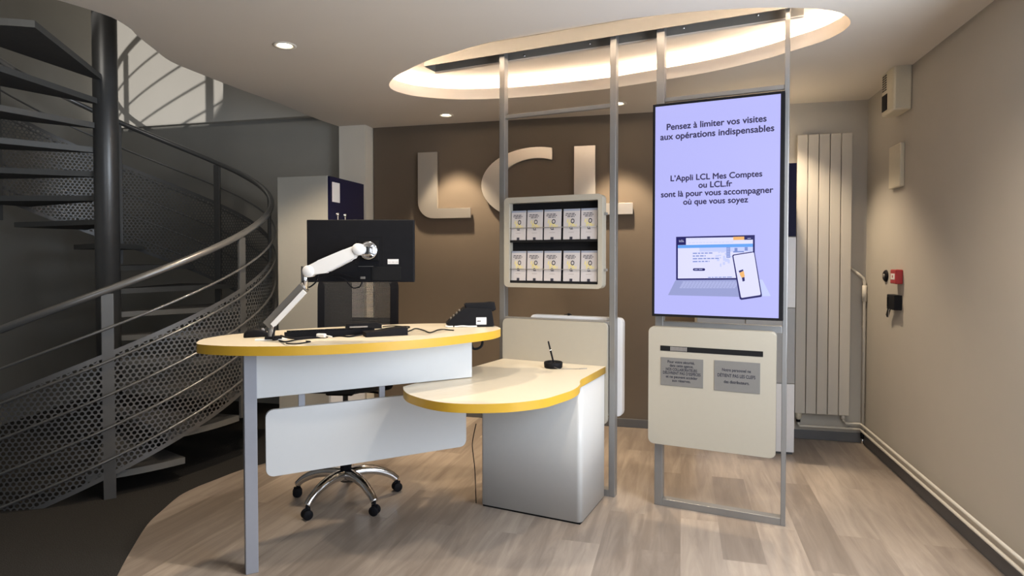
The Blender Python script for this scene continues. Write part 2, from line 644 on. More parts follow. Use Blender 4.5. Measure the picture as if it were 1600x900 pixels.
# recess: short upstand, ledge, set-back side and lid
LIP, LID = CEIL + 0.085, CEIL + 0.165
rec_out = grow(rec, 0.13)
rb = MB().band(rec, CEIL, LIP)
n = len(rec)
va = [rb.bm.verts.new((p.x, p.y, LIP)) for p in rec]
vb = [rb.bm.verts.new((p.x, p.y, LIP)) for p in rec_out]
for i in range(n):
    rb.bm.faces.new((va[i], va[(i + 1) % n], vb[(i + 1) % n], vb[i]))
rb.band(rec_out, LIP, LID)
rb.plate([tuple(p) for p in rec_out], [], LID)
struct(rb.build('ceiling_recess', M['recess'], fix=False))
strip = grow(rec, 0.085)
sb = MB()
sb.tube([(p.x, p.y, LIP + 0.016) for p in strip], 0.008, flat=(0.016, 0.010), closed=True)
M['led'].node_tree.nodes['Principled BSDF'].inputs['Emission Strength'].default_value = P_COVE * 8
tag(sb.build('led_strip', M['led']), 'warm glowing light strip hidden on the ledge of the oval ceiling recess', 'light strip')


# walls
def wall_panel(name, fr, x0, x1, z0, z1, m, th=0.08, y0=0.0):
    b = MB().box(x0, x1, y0, y0 + th, z0, z1)
    return struct(b.build(name, m, loc=fr.o, rot=(0, 0, fr.ang)))


wall_panel('wall_back', WALL, col_x1, corner_x + 0.1, 0, CEIL + 0.02, M['brown'])
rx0 = WALL.at(1236, 300)[0] - 0.25
b = MB().box(rx0, corner_x + 0.02, -0.012, 0.0, 0, CEIL)
struct(b.build('wall_back_pale', M['wall'], loc=WALL.o, rot=(0, 0, WALL.ang)))
wall_panel('wall_right', RW, -0.02, 7.4, 0, CEIL + 0.02, M['wall'])
# column between the stairwell and the brown wall
b = MB().box(col_x0, col_x1 - 0.01, -0.15, 0.08, 0, CEIL + 0.02)
struct(b.build('wall_column', M['white'], loc=WALL.o, rot=(0, 0, WALL.ang)))
# stairwell wall, up through the opening to the floor above
lx = WALL.loc((-4.7, 7.0, 0))[0]
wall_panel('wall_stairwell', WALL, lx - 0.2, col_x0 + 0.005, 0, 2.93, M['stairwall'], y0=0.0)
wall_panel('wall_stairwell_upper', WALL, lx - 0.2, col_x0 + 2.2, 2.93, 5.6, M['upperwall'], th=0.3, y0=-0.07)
struct(MB().box(-4.78, -4.62, -2.1, 7.2, 0, 5.6).build('wall_left', M['stairwall']))
# shell that only other viewpoints see: front wall with glazing opening, upper floor
fb = MB()
fb.box(-4.7, 1.2, -2.18, -2.1, 2.65, CEIL + 0.1)
fb.box(-4.7, 1.2, -2.18, -2.1, 0.0, 0.25)
fb.box(-4.7, -3.5, -2.18, -2.1, 0.25, 2.65)
fb.box(1.0, 1.2, -2.18, -2.1, 0.25, 2.65)
struct(fb.build('wall_front', M['wall']))
wf = MB()
for x in (-3.5, -2.0, -0.5, 0.94):
    wf.box(x, x + 0.06, -2.16, -2.11, 0.25, 2.65)
wf.box(-3.5, 1.0, -2.16, -2.11, 0.25, 0.31)
wf.box(-3.5, 1.0, -2.16, -2.11, 2.59, 2.65)
struct(wf.build('window_1', M['alu']))
ub = MB()
ub.plate([tuple(p) for p in outer], [], 3.02)
struct(ub.build('floor_upper', M['carpet'], fix=False))
struct(MB().box(-4.7, 3.2, -2.2, 7.2, 5.6, 5.68).build('ceiling_upper', M['upperwall']))
# skirting
sk = MB().box(col_x1, corner_x, -0.024, 0.0, 0, 0.075, bevel=0.003)
struct(sk.build('baseboard_back', M['skirting'], loc=WALL.o, rot=(0, 0, WALL.ang)))
sk = MB().box(0.0, 6, -0.014, 0.0, 0, 0.075, bevel=0.003)
struct(sk.build('baseboard_right', M['skirting'], loc=RW.o, rot=(0, 0, RW.ang)))

# ------------------------------------------------------------------ downlights
LN = ['recessed downlight over the spiral staircase side, nearest of the ceiling spots',
      'recessed downlight in the ceiling above the first big metal letter',
      'recessed downlight in the ceiling right of the middle post, above the last letter']
for i, (c, r) in enumerate(zip(lamp_xy, lamp_r)):
    t = thing('downlight', LN[i], 'downlight', (c.x, c.y, CEIL), 0, 'ceiling downlights')
    MB().lathe([(r * 0.86, 0.03), (r * 0.86, -0.004), (r * 1.2, -0.004), (r * 1.22, 0.0), (r * 1.0, 0.002)], 28).build('trim_ring', M['white'], t)
    MB().lathe([(0, 0.012), (r * 0.86, 0.012), (r * 0.86, 0.02), (0, 0.03)], 28).build('lens', M['lamp'], t)
    d = bpy.data.lights.new('downlight_beam', 'SPOT')
    d.energy = P_SPOT * (0.7 if i == 0 else 1.0)
    d.color = (1.0, 0.80, 0.56)
    d.spot_size = math.radians(115 if i == 0 else 72)
    d.spot_blend = 0.35
    d.shadow_soft_size = 0.04
    o = bpy.data.objects.new('downlight_beam', d)
    C.objects.link(o)
    o.location = (c.x, c.y, CEIL - 0.012)
# downlights behind the display stands and camera, out of sight in the photo
for (x, y) in ((2.05, 4.75),):
    d = bpy.data.lights.new('downlight_beam', 'SPOT')
    d.energy = P_SPOT * 0.8
    d.color = (1.0, 0.80, 0.56)
    d.spot_size = math.radians(100)
    d.spot_blend = 0.6
    d.shadow_soft_size = 0.04
    o = bpy.data.objects.new('downlight_beam', d)
    C.objects.link(o)
    o.location = (x, y, CEIL - 0.012)


# ================================================================== SPIRAL STAIRCASE
SX, SY, SR, SZ0, SK = -3.174, 4.826, 1.2, 1.794, 0.49


def sp(th, dz, r=SR):
    a = math.radians(th)
    return Vector((r * math.cos(a), r * math.sin(a), SZ0 + SK * a + dz))


T0, T1 = -92, 282
st = thing('spiral_staircase', 'grey steel spiral staircase with perforated side panels, left of the yellow-edged desk', 'staircase', (SX, SY, 0))
MB().lathe([(0, 0), (0.085, 0), (0.085, 5.0), (0, 5.0)], 24).build('centre_pole', M['stair'], st)
steps = []
k = 0
th = -36.0
while th < T1 + 5:
    top = SZ0 + SK * math.radians(th) - 1.325
    steps.append((th, top))
    th += 21.5
for th, top in steps:
    b = MB()
    pts = [(0.06 * math.cos(math.radians(th - 30)), 0.06 * math.sin(math.radians(th - 30)))]
    arc = [math.radians(th - 27 + 27 * q / 8) for q in range(9)]
    pts = [(0.07 * math.cos(arc[0]), 0.07 * math.sin(arc[0]))] + [(1.19 * math.cos(a), 1.19 * math.sin(a)) for a in arc] + [(0.07 * math.cos(arc[-1]), 0.07 * math.sin(arc[-1]))]
    b.prism(pts, 'z', top - 0.042, top, 0, 1)
    b.build('tread', [M['tread'], M['nosing']], st)
ths = [T0 + (T1 - T0) * q / 120 for q in range(121)]
MB().tube([sp(t, 0.0) for t in ths], 0.024, 12).build('handrail', M['rail'], st)
for dz in (-0.235, -0.44, -0.65, -0.855, -1.055):
    MB().tube([sp(t, dz, SR + 0.028) for t in ths], 0.0085, 8).build('rod', M['rail'], st)
bal = [t for t in (-57, -13, 31, 75, 119, 163, 207, 251)]
for t in bal:
    a = math.radians(t)
    b = MB()
    z1, z0 = sp(t, -0.02).z, sp(t, -1.36).z
    b.box(-0.011, 0.011, -0.034, 0.034, z0, z1, bevel=0.004, mtx=Matrix.Translation((SR * math.cos(a), SR * math.sin(a), 0)) @ Matrix.Rotation(a, 4, 'Z'))
    b.build('baluster', M['stair'], st)
seams = [T0] + [q for q in bal if q < 200]
for t0, t1 in zip(seams, seams[1:]):
    b = MB()
    u1 = b.bm.loops.layers.uv.new('sheet')
    u2 = b.bm.loops.layers.uv.new('edge')
    N = max(4, int((t1 - t0) / 3))
    ga, gb = t0 + 1.4, t1 - 1.4
    hh = 1.17 - 0.385
    prev = None
    for q in range(N + 1):
        t = ga + (gb - ga) * q / N
        rr = SR + 0.012
        v0 = b.bm.verts.new(sp(t, -1.17, rr))
        v1 = b.bm.verts.new(sp(t, -0.385, rr))
        cur = (v0, v1, math.radians(t) * rr, q / N)
        if prev:
            f = b.bm.faces.new((prev[0], v0, v1, prev[1]))
            f.smooth = True
            for lp, (uu, zz, e1) in zip(f.loops, ((prev[2], prev[0].co.z, 0), (cur[2], v0.co.z, 0), (cur[2], v1.co.z, hh), (prev[2], prev[1].co.z, hh))):
                lp[u1].uv = (uu, zz)
                lp[u2].uv = (e1, hh - e1)
        prev = cur
    b.build('perforated_panel', M['perf'], st, fix=False)
# ================================================================== LETTERS ON THE WALL
LOFF = -0.05


def wl(px, py):
    return WALL.at(px, py, LOFF)


LT = {'wall_letter_L': None}
ltop = wl(652.7, 238.5)
b0 = wl(735, 340)
zb = wl(690, 341)[1]
xl, zt = ltop
xs = wl(682.5, 238)[0]
xr = b0[0]
zf = wl(720, 325)[1] + 0.0


def letter_L(x0, xs_, x1, z0, z1, zf_, r):
    out = [(x1, z0)]
    arc = []
    for q in range(9):
        a = math.radians(180 + 90 * q / 8)
        arc.append((x0 + r + r * math.cos(a), z0 + r + r * math.sin(a)))
    return [(x0, z1)] + arc + [(x1, z0), (x1, zf_), (xs_, zf_), (xs_, z1)]


def wall_letter(poly, label):
    t = thing('metal_letter', label, 'sign letter', WALL.o, WALL.ang, 'big metal letters on the brown wall')
    MB().prism(poly, 'y', LOFF, LOFF + 0.028, bevel=0.0015).build('letter_face', M['letter'], t)
    xa = sum(p[0] for p in poly) / len(poly)
    for q in (0.12, 0.5, 0.86):
        p = poly[int(len(poly) * q)]
        c = (p[0] * 0.9 + xa * 0.1, p[1])
    sb_ = MB()
    x_, z_ = poly[0][0] + 0.05, poly[0][1] - 0.1
    return t


def standoffs(t, pts):
    for x, z in pts:
        MB().tube([(x, LOFF + 0.02, z), (x, -0.0006, z)], 0.008, 8).build('standoff_pin', M['alu'], t)


t = wall_letter(letter_L(xl, xs, xr, zb, zt, zf, 0.155), 'big brushed metal letter L on the brown wall, first of the three')
standoffs(t, [(xl + 0.08, zt - 0.1), (xr - 0.08, zb + 0.05)])
# C: a wide oval ring, cut off upright on the right
cl = wl(752, 287)[0]
ccx, ccz = wl(838, 287)
ea, eb = ccx - cl, wl(838, 229.7)[1] - ccz
ia_, ib_ = ccx - wl(781, 287)[0], wl(838, 247)[1] - ccz
cut_x = wl(862.5, 240)[0] - ccx


def arc_pts(a, b, flip):
    e = math.acos(cut_x / a)
    q = [(ccx + a * math.cos(t_), ccz + b * math.sin(t_)) for t_ in [e + (2 * PI - 2 * e) * k_ / 40 for k_ in range(41)]]
    return q[::-1] if flip else q


pout = arc_pts(ea, eb, False)
pin = arc_pts(ia_, ib_, True)
t = wall_letter(pout + pin, 'big shiny metal letter C on the brown wall, behind the thin grey post')
standoffs(t, [(cl + 0.1, ccz + 0.05), (cl + 0.1, ccz - 0.05)])
xl2, zt2 = wl(897, 228.5)
xs2 = wl(930, 228)[0]
xr2, zb2 = wl(988.5, 334.5)
zf2 = wl(975, 317)[1]
t = wall_letter(letter_L(xl2, xs2, xr2, zb2, zt2, zf2, 0.155), 'big pinkish metal letter L on the brown wall, last of the three')
standoffs(t, [(xl2 + 0.08, zt2 - 0.1), (xr2 - 0.08, zb2 + 0.05)])

# ================================================================== LOCKERS
# left one: its narrow cream side towards the camera, doors to the right
LZ = 2.15
p0 = at_z(515, 274, LZ)
lang = WANG
LF = Frame(p0.x, p0.y, lang)
lw = (at_z(433, 277, LZ) - p0).length
ldp = (at_z(566, 287.5, LZ) - p0).length
t = thing('locker', 'tall cream locker with navy doors on its right side, behind the monitor', 'locker', LF.o, LF.ang, 'staff lockers')
MB().box(-lw, -0.02, 0, ldp, 0.06, LZ, bevel=0.003).build('body', M['lside'], t)
MB().box(-lw + 0.02, -0.03, 0.02, ldp - 0.02, 0, 0.06).build('plinth', M['skirting'], t)
zs = [0.06, 0.78, 1.34, LZ]
for i, (za, zb_) in enumerate(zip(zs, zs[1:])):
    d = MB().box(-0.02, 0.0, 0.004, ldp - 0.004, za + 0.004, zb_ - 0.004, bevel=0.002).build('locker_door', M[('ldoorwhite', 'ldoorgrey', 'ldoorblue')[i]], t)
    d['label'] = ('white lower door', 'grey middle door', 'navy blue upper door')[i]
    if i == 2:
        for yy in (0.10, 0.215):
            lk = MB().lathe([(0, 0.02), (0.012, 0.02), (0.014, 0)], 14, mtx=Matrix.Translation((0.0, yy, 1.855)) @ Matrix.Rotation(PI / 2, 4, 'Y'))
            lk.box(0.004, 0.012, yy - 0.008, yy + 0.008, 1.80, 1.85)
            lk.build('lock', M['chrome'], d)
        MB().box(0.0, 0.0015, 0.035, 0.15, LZ - 0.20, LZ - 0.045).build('paper_label', M['paper'], d)
    else:
        MB().box(0.0, 0.012, 0.04, 0.07, zb_ - 0.2, zb_ - 0.1).build('handle', M['chrome'], d)
# right one: doors to the room, seen right of the screen stand
pr = at_z(1241, 712, 0)
LR = Frame(pr.x, pr.y, WANG)
H2 = LR.at(1238, 254)[1]
z_a, z_b, z_c = LR.at(1238, 370)[1], LR.at(1238, 481)[1], LR.at(1238, 600)[1]
lw2 = 0.72
t = thing('locker', 'tall locker with navy, white and grey doors behind the screen stand, left of the radiator', 'locker', LR.o, LR.ang, 'staff lockers')
MB().box(-lw2, 0, 0.02, 0.36, 0.05, H2, bevel=0.003).build('body', M['lside'], t)
MB().box(-lw2 + 0.02, -0.01, 0.03, 0.35, 0, 0.05).build('plinth', M['skirting'], t)
zz = [0.02, z_c, z_b, z_a, H2]
nm = ['white lowest door', 'grey door', 'white door', 'navy blue top door']
for i in range(4):
    for xa, xb in ((-lw2, -lw2 / 2), (-lw2 / 2, 0)):
        d = MB().box(xa + 0.003, xb - 0.003, 0.0, 0.02, zz[i] + 0.003, zz[i + 1] - 0.003, bevel=0.002).build('locker_door', M[('ldoorwhite', 'ldoorgrey', 'ldoorwhite', 'ldoorblue')[i]], t)
        d['label'] = nm[i]
        MB().tube([(xa + 0.05, 0.0, (zz[i] + zz[i + 1]) / 2), (xa + 0.05, -0.018, (zz[i] + zz[i + 1]) / 2)], 0.011, 10).build('lock', M['chrome'], d)

# ================================================================== RADIATOR AND PIPES
ry = -0.09
rxa, rzt = WALL.at(1246, 211, ry)
rxb, _ = WALL.at(1333, 209, ry)
_, rzb = WALL.at(1290, 648, ry)
t = thing('radiator', 'tall cream column radiator with five flat panels on the back wall', 'radiator', WALL.o, WALL.ang)
pw = (rxb - rxa) / 5
for i in range(5):
    MB().box(rxa + i * pw + 0.0025, rxa + (i + 1) * pw - 0.0025, ry, ry + 0.022, rzb, rzt, bevel=0.004).build('radiator_panel', M['radiator'], t)
for zc in (rzb + 0.06, rzt - 0.06):
    MB().box(rxa + 0.01, rxb - 0.01, ry + 0.022, ry + 0.055, zc - 0.025, zc + 0.025, bevel=0.006).build('header_tube', M['radiator'], t)
for zc in (rzb + 0.4, rzt - 0.4):
    MB().box(rxa + 0.1, rxb - 0.1, ry + 0.022, -0.0126, zc - 0.02, zc + 0.02).build('wall_bracket', M['radiator'], t)
vx = rxa + 0.035
v = MB().lathe([(0, 0.05), (0.02, 0.05), (0.026, 0.03), (0.026, -0.02), (0.014, -0.03), (0.014, -0.045), (0, -0.045)], 16, mtx=Matrix.Translation((vx, ry + 0.03, rzb - 0.020)))
v.tube([(vx, ry + 0.03, rzb + 0.04), (vx, ry + 0.03, rzb - 0.02)], 0.011)
v.build('valve', M['cream'], t)
v = MB().lathe([(0.013, 0.0), (0.017, -0.004), (0.017, -0.022), (0.0, -0.022)], 14, mtx=Matrix.Translation((vx, ry + 0.03, rzb - 0.055)))
v.build('valve_collar', M['black'], t)
MB().lathe([(0, 0.03), (0.016, 0.03), (0.016, -0.022), (0, -0.022)], 14, mtx=Matrix.Translation((rxb - 0.04, ry + 0.03, rzb - 0.012))).build('return_valve', M['pipe'], t)
# pipes
t = thing('heating_pipes', 'cream painted heating pipes below the radiator and along the right wall', 'pipe', WALL.o, WALL.ang)
zl = 0.118
ce = corner_x - 0.045
zr = zl + 0.045


def rw2w(x, y, z):
    p = RW.w(x, y, z)
    a, b_ = WALL.loc(p)
    return (a, b_, z)


MB().tube([(vx, ry + 0.03, rzb - 0.080), (vx, ry + 0.03, zl + 0.012), (vx + 0.012, ry + 0.03, zl), (vx + 0.04, ry + 0.03, zl), (ce, ry + 0.03, zl), rw2w(0.12, -0.045, zl), rw2w(5.0, -0.045, zl)], 0.0095, 10).build('flow_pipe', M['pipe'], t)
MB().tube([(rxb - 0.04, ry + 0.03, rzb - 0.037), (rxb - 0.04, ry + 0.03, zr + 0.02), (rxb - 0.02, ry + 0.03, zr), (ce, ry + 0.025, zr), rw2w(0.12, -0.04, zr), rw2w(5.0, -0.04, zr)], 0.0095, 10).build('return_pipe', M['pipe'], t)
for xx in (vx + 0.22, vx + 0.4):
    MB().tube([(xx, ry + 0.03, zl), (xx, -0.0126, zl)], 0.006).build('pipe_clip', M['pipe'], t)
t = thing('drain_pipe', 'thin white vertical pipe beside the radiator, running down to the floor', 'pipe', WALL.o, WALL.ang)
pa = WALL.at(1331, 419, -0.05)
pb = WALL.at(1351, 434, -0.05)
px_, pz_ = pb
MB().tube([(max(pa[0], rxb + 0.004), -0.05, pa[1]), (px_ - 0.03, -0.05, pz_ + 0.015), (px_ - 0.008, -0.05, pz_ - 0.005), (px_, -0.05, pz_ - 0.04), (px_, -0.05, 0.08)], 0.011, 10).build('pipe_run', M['pipe'], t)
zq0, zq1 = WALL.at(1351, 471, -0.05)[1], WALL.at(1351, 446, -0.05)[1]
MB().tube([(px_, -0.05, zq0), (px_, -0.05, zq1)], 0.0175, 12).build('sleeve', M['pipe'], t)
MB().tube([(px_, -0.05, 0.045), (px_, -0.05, 0.09)], 0.016, 12).build('collar', M['black'], t)
MB().tube([(px_, -0.05, 0.0), (px_, -0.05, 0.045)], 0.012, 12).build('foot', M['chrome'], t)
for zc in (0.5, 0.95, 1.2):
    MB().tube([(px_, -0.05, zc), (px_, -0.0126, zc)], 0.006).build('pipe_clip', M['pipe'], t)

# ================================================================== RIGHT WALL DEVICES


def rwp(px, py, yo=0.0):
    return RW.at(px, py, yo)


t = thing('alarm_box', 'white vented alarm box high on the right wall near the ceiling', 'alarm', RW.o, RW.ang)
xa, za = rwp(1378, 120, -0.11)
xb = xa + 0.24
_, zb_ = rwp(1380, 182, -0.11)
zt_ = za + 0.015
MB().box(xa, xb, -0.11, -0.0, zb_, zt_, bevel=0.012, seg=3).build('housing', M['cream'], t)
g = MB()
zm = zb_ + (zt_ - zb_) * 0.52
for q in range(2):
    for j in range(7):
        x_ = xa + 0.02 + q * 0.045
        z_ = zm + 0.012 + j * (zt_ - zm - 0.03) / 7
        g.box(x_, x_ + 0.034, -0.1125, -0.109, z_, z_ + 0.008)
g.build('vent_slots', M['grille'], t)
MB().box(xa + 0.015, xa + 0.115, -0.114, -0.108, zb_ + 0.03, zm - 0.015, bevel=0.003).build('dark_lens', M['black'], t)
MB().box(xa - 0.012, xa + 0.002, -0.05, -0.02, zb_ + 0.02, zb_ + 0.07, bevel=0.003).build('side_clip', M['grille'], t)
xa, za = rwp(1389, 231, -0.03)
_, zb_ = rwp(1389, 296, -0.03)
tag(MB().box(xa, xa + 0.22, -0.03, 0, zb_, za, bevel=0.006).build('junction_cover', M['cream'], loc=RW.o, rot=(0, 0, RW.ang)), 'plain cream cover box on the right wall, below the vented alarm box', 'cover box')
# round black disc
xa, za = rwp(1385, 431)
t = thing('wall_button', 'small round black button on the right wall, left of the red call point', 'button', RW.w(xa, 0, za), RW.ang)
MB().lathe([(0, 0.016), (0.034, 0.016), (0.043, 0.008), (0.045, 0.0)], 24, mtx=Matrix.Rotation(PI / 2, 4, 'X')).build('rim', M['black'], t)
MB().lathe([(0, 0.021), (0.014, 0.021), (0.016, 0.016)], 20, mtx=Matrix.Rotation(PI / 2, 4, 'X')).build('button_cap', M['track'], t)
xa, za = rwp(1391, 421, -0.045)
_, zb_ = rwp(1391, 443, -0.045)
t = thing('fire_call_point', 'red fire alarm call point on the right wall, above the black key box', 'call point', RW.o, RW.ang)
MB().box(xa, xa + 0.11, -0.045, 0, zb_, za, bevel=0.006).build('housing', M['red'], t)
MB().box(xa + 0.02, xa + 0.09, -0.048, -0.044, zb_ + 0.03, za - 0.028, bevel=0.001).build('white_plate', M['paper'], t)
MB().box(xa + 0.048, xa + 0.062, -0.0495, -0.0475, zb_ + 0.042, za - 0.04).build('red_mark', M['red'], t)
xa, za = rwp(1385.5, 459.5, -0.05)
_, zb_ = rwp(1385.5, 482.5, -0.05)
t = thing('key_box', 'small black box on the right wall, below the red call point', 'key box', RW.o, RW.ang)
MB().box(xa, xa + 0.15, -0.05, 0, zb_, za, bevel=0.005).build('housing', M['black'], t)
MB().box(xa + 0.02, xa + 0.03, -0.056, -0.049, zb_ + 0.02, za - 0.02, bevel=0.002).build('hinge', M['blackmat'], t)
t = thing('hanging_keys', 'bunch of keys with a black fob hanging from the black key box', 'keys', RW.o, RW.ang)
xk = xa - 0.004
MB().tube([(xk + 0.02 * math.cos(a), -0.03, zb_ + 0.025 + 0.022 * math.sin(a)) for a in [2 * PI * q / 16 for q in range(16)]], 0.0025, 6, closed=True).build('key_ring', M['chrome'], t)
m4 = Matrix.Translation((xk - 0.02, -0.03, zb_ - 0.02)) @ Matrix.Rotation(math.radians(35), 4, 'Y')
MB().box(-0.016, 0.016, -0.007, 0.007, -0.045, 0.035, bevel=0.005, mtx=m4).build('fob', M['black'], t)
m4 = Matrix.Translation((xk + 0.005, -0.035, zb_ - 0.015)) @ Matrix.Rotation(math.radians(12), 4, 'Y')
kb = MB().box(-0.004, 0.004, -0.001, 0.001, -0.045, 0.02, mtx=m4)
kb.box(-0.012, 0.012, -0.0012, 0.0012, 0.012, 0.035, bevel=0.0004, mtx=m4)
kb.build('key', M['chrome'], t)

# ================================================================== CEILING TRACK AND DISPLAY STANDS
FANG = math.atan2(-0.429, 0.903)
F0 = Frame(1.533, 3.412, FANG)
TZ0, TZ1 = 2.865, LID
ta = F0.at(668, 107)[0] + 0.0
tb = F0.at(1256, 15)[0]
t = thing('ceiling_track', 'long dark metal channel across the oval ceiling recess, holding the stand posts', 'track', F0.w(0, 0), FANG)
tk = MB()
tk.box(ta, tb, -0.050, -0.044, TZ0, TZ1)
tk.box(ta, tb, 0.094, 0.100, TZ0, TZ1)
tk.box(ta, tb, -0.050, 0.100, TZ1 - 0.006, TZ1 - 0.0005)
tk.box(ta, ta + 0.006, -0.050, 0.1, TZ0, TZ1)
tk.build('channel', M['track'], t)
MB().box(ta, tb, 0.092, 0.120, TZ0 - 0.006, TZ0).build('flange', M['recess'], t)
for px, py in ((819, 87), (921, 68.5), (1068, 43.5), (1184, 23.5)):
    x_, z_ = F0.at(px, py, 0.094)
    MB().lathe([(0, 0.004), (0.006, 0.004), (0.008, 0)], 12, mtx=Matrix.Translation((x_, 0.094, min(z_, TZ1 - 0.012))) @ Matrix.Rotation(PI / 2, 4, 'X')).build('screw', M['chrome'], t)


def stand(label, xl0, xl1, xr0, xr1, bars):
    t = thing('display_stand', label, 'stand', F0.w(0, 0), FANG, 'floor-to-ceiling display stands')
    for xa, xb in ((xl0, xl1), (xr0, xr1)):
        MB().box(xa, xb, 0.0, 0.058, 0.0, TZ1 - 0.008, bevel=0.003).build('post', M['alu'], t)
    for za, zb_, ya, yb in bars:
        MB().box(xl1, xr0, ya, yb, za, zb_, bevel=0.002).build('crossbar', M['alu'], t)
    return t


# right stand
xl0, xl1 = F0.at(1022, 788)[0], F0.at(1034.5, 790)[0]
xr0, xr1 = F0.at(1219, 823)[0], F0.at(1229.8, 823)[0] - 0.01
zbar = F0.at(1130, 143, 0.0)[1]
st_r = stand('slim grey metal stand carrying the big screen, floor to ceiling', xl0, xl1, xr0, xr1,
             [(0.0, 0.042, 0.0, 0.058), (zbar - 0.022, zbar + 0.004, 0.008, 0.034), (1.085, 1.125, 0.0, 0.05)])
lx0, lx1 = F0.at(780.2, 300)[0], F0.at(788.4, 300)[0]
qx0, qx1 = F0.at(951.3, 600)[0], F0.at(960.8, 600)[0]
zb1 = F0.at(870, 173.5)[1]
st_l = stand('slim grey metal stand carrying the leaflet rack, behind the low table', lx0, lx1, qx0, qx1,
             [(0.0, 0.042, 0.0, 0.058), (zb1 - 0.012, zb1 + 0.014, 0.008, 0.034), (1.085, 1.11, 0.0, 0.05)])

# ------------------------------------------------------------------ the screen
YS = -0.055
x0s, z1s = F0.at(1020.3, 165.5, YS)
x1s, z1b = F0.at(1227, 139.5, YS)
_, z0s = F0.at(1020.3, 493, YS)
_, z0b = F0.at(1227, 502.5, YS)
z1, z0 = (z1s + z1b) / 2, (z0s + z0b) / 2
t = thing('display_screen', 'tall portrait screen lit lilac with French text, mounted on the right stand', 'screen', F0.w(0, 0), FANG)
BZ = 0.014
bz = MB()
bz.box(x0s, x0s + BZ, YS, 0.0, z0, z1, bevel=0.002)
bz.box(x1s - BZ - 0.008, x1s, YS, 0.0, z0, z1, bevel=0.002)
bz.box(x0s + BZ, x1s - BZ - 0.008, YS, 0.0, z0, z0 + BZ)
bz.box(x0s + BZ, x1s - BZ - 0.008, YS, 0.0, z1 - BZ, z1)
bz.box(x0s + 0.005, x1s - 0.005, YS + 0.012, -0.001, z0 + 0.005, z1 - 0.005)
bz.build('bezel', M['black'], t)
MB().box(x0s + BZ - 0.002, x1s - BZ - 0.006, YS + 0.004, YS + 0.012, z0 + BZ - 0.002, z1 - BZ + 0.002).build('screen_panel', M['scr'], t)
YT = YS + 0.0034
lines = [("Pensez \u00e0 limiter vos visites", (1042, 203.8), (1197.5, 189)),
         ("aux op\u00e9rations indispensables", (1032, 219.4), (1209.5, 204.2)),
         ("L\u2019Appli LCL Mes Comptes", (1048, 284), (1190.8, 274.6)),
         ("ou LCL.fr", (1091.5, 293.6), (1143.7, 290.8)),
         ("sont l\u00e0 pour vous accompagner", (1033, 309.3), (1208, 299.8)),
         ("o\u00f9 que vous soyez", (1067.7, 320.3), (1168.6, 315.3))]
for body, a, b_ in lines:
    xa, za = F0.at(*a, YT)
    xb, zb_ = F0.at(*b_, YT)
    text('caption', body, M['scrink'], t, xa, xb, (za + zb_) / 2, YT, bold=0.028)


def q3(x, y):
    """pixel of the enlarged crop of the screen's picture -> photo pixel"""
    return 1000 + x / 4.736, 330 + y / 4.736


class Pic:
    def __init__(s):
        s.mb = MB()
        s.mats = []
        s.k = 0

    def poly(s, pts, m, crop=True):
        if m not in s.mats:
            s.mats.append(m)
        s.k += 1
        y = YT - 0.00004 * s.k
        v = []
        for p in pts:
            x, z = F0.at(*(q3(*p) if crop else p), YT)
            v.append((x, y, z))
        s.mb._add(v, [list(range(len(v)))], s.mats.index(m))

    def rect(s, x0, y0, x1, y1, m, sl=-0.018):
        s.poly([(x0, y0), (x1, y0 + (x1 - x0) * sl), (x1, y1 + (x1 - x0) * sl), (x0, y1)], m)

    def words(s, x0, x1, y, h, m, sl=-0.018):
        x = x0
        while x < x1 - 4:
            wd = random.uniform(14, 36)
            e = min(x + wd, x1)
            yy = y + (x - x0) * sl
            s.rect(x, yy, e, yy + h, m)
            x = e + 7

    def build(s, name, parent):
        return s.mb.build(name, s.mats, parent, fix=False)


pc = Pic()
pc.poly([(262, 512), (905, 505), (968, 628), (740, 634), (208, 621)], M['scrpale'])
pc.poly([(262, 512), (860, 505), (905, 632), (740, 634), (208, 621)], M['scrsteel'])
for r_ in range(5):
    y0 = 520 + r_ * 10.5
    xo = 318 - r_ * 6
    for c_ in range(17):
        pc.rect(xo + c_ * 24.5, y0, xo + c_ * 24.5 + 20, y0 + 7.5, M['scrkey'], 0.0)
pc.poly([(268, 190), (850, 176), (850, 505), (268, 510)], M['scrnavy'])
pc.poly([(281, 200), (836, 190), (836, 493), (281, 498)], M['scrwhite'])
pc.rect(281, 200, 341, 251, M['scrnavy'])
pc.words(350, 500, 207, 3, M['scrpale'])
pc.words(362, 690, 232, 4, M['scrpale'])
pc.poly([(690, 190), (772, 188), (772, 212), (690, 214)], M['scrorange'])
pc.poly([(772, 188), (836, 187), (836, 211), (772, 212)], M['scrnavy'])
pc.words(795, 830, 200, 3, M['scrwhite'])
pc.poly([(281, 252), (836, 240), (836, 264), (281, 274)], M['scrblue'])
pc.poly([(440, 271), (836, 264), (836, 300), (440, 300)], M['scrpale'])
for i in range(16):
    xx = 545 + random.uniform(0, 120)
    yy = 280 + random.uniform(0, 110)
    pc.rect(xx, yy, xx + random.uniform(10, 30), yy + random.uniform(8, 26), M['scrpale'])
pc.rect(640, 268, 668, 345, M['scrmid'])
for i in range(6):
    pc.rect(642, 274 + i * 12, 664, 278 + i * 12, M['scrpale'])
pc.rect(700, 272, 722, 300, M['scrmid'])
pc.rect(775, 266, 798, 292, M['scrmid'])
pc.rect(690, 296, 770, 306, M['scrmid'])
for x1_, y_ in ((537, 308), (487, 328), (585, 348), (515, 369)):
    pc.words(392, x1_, y_, 8, M['scrmid'])
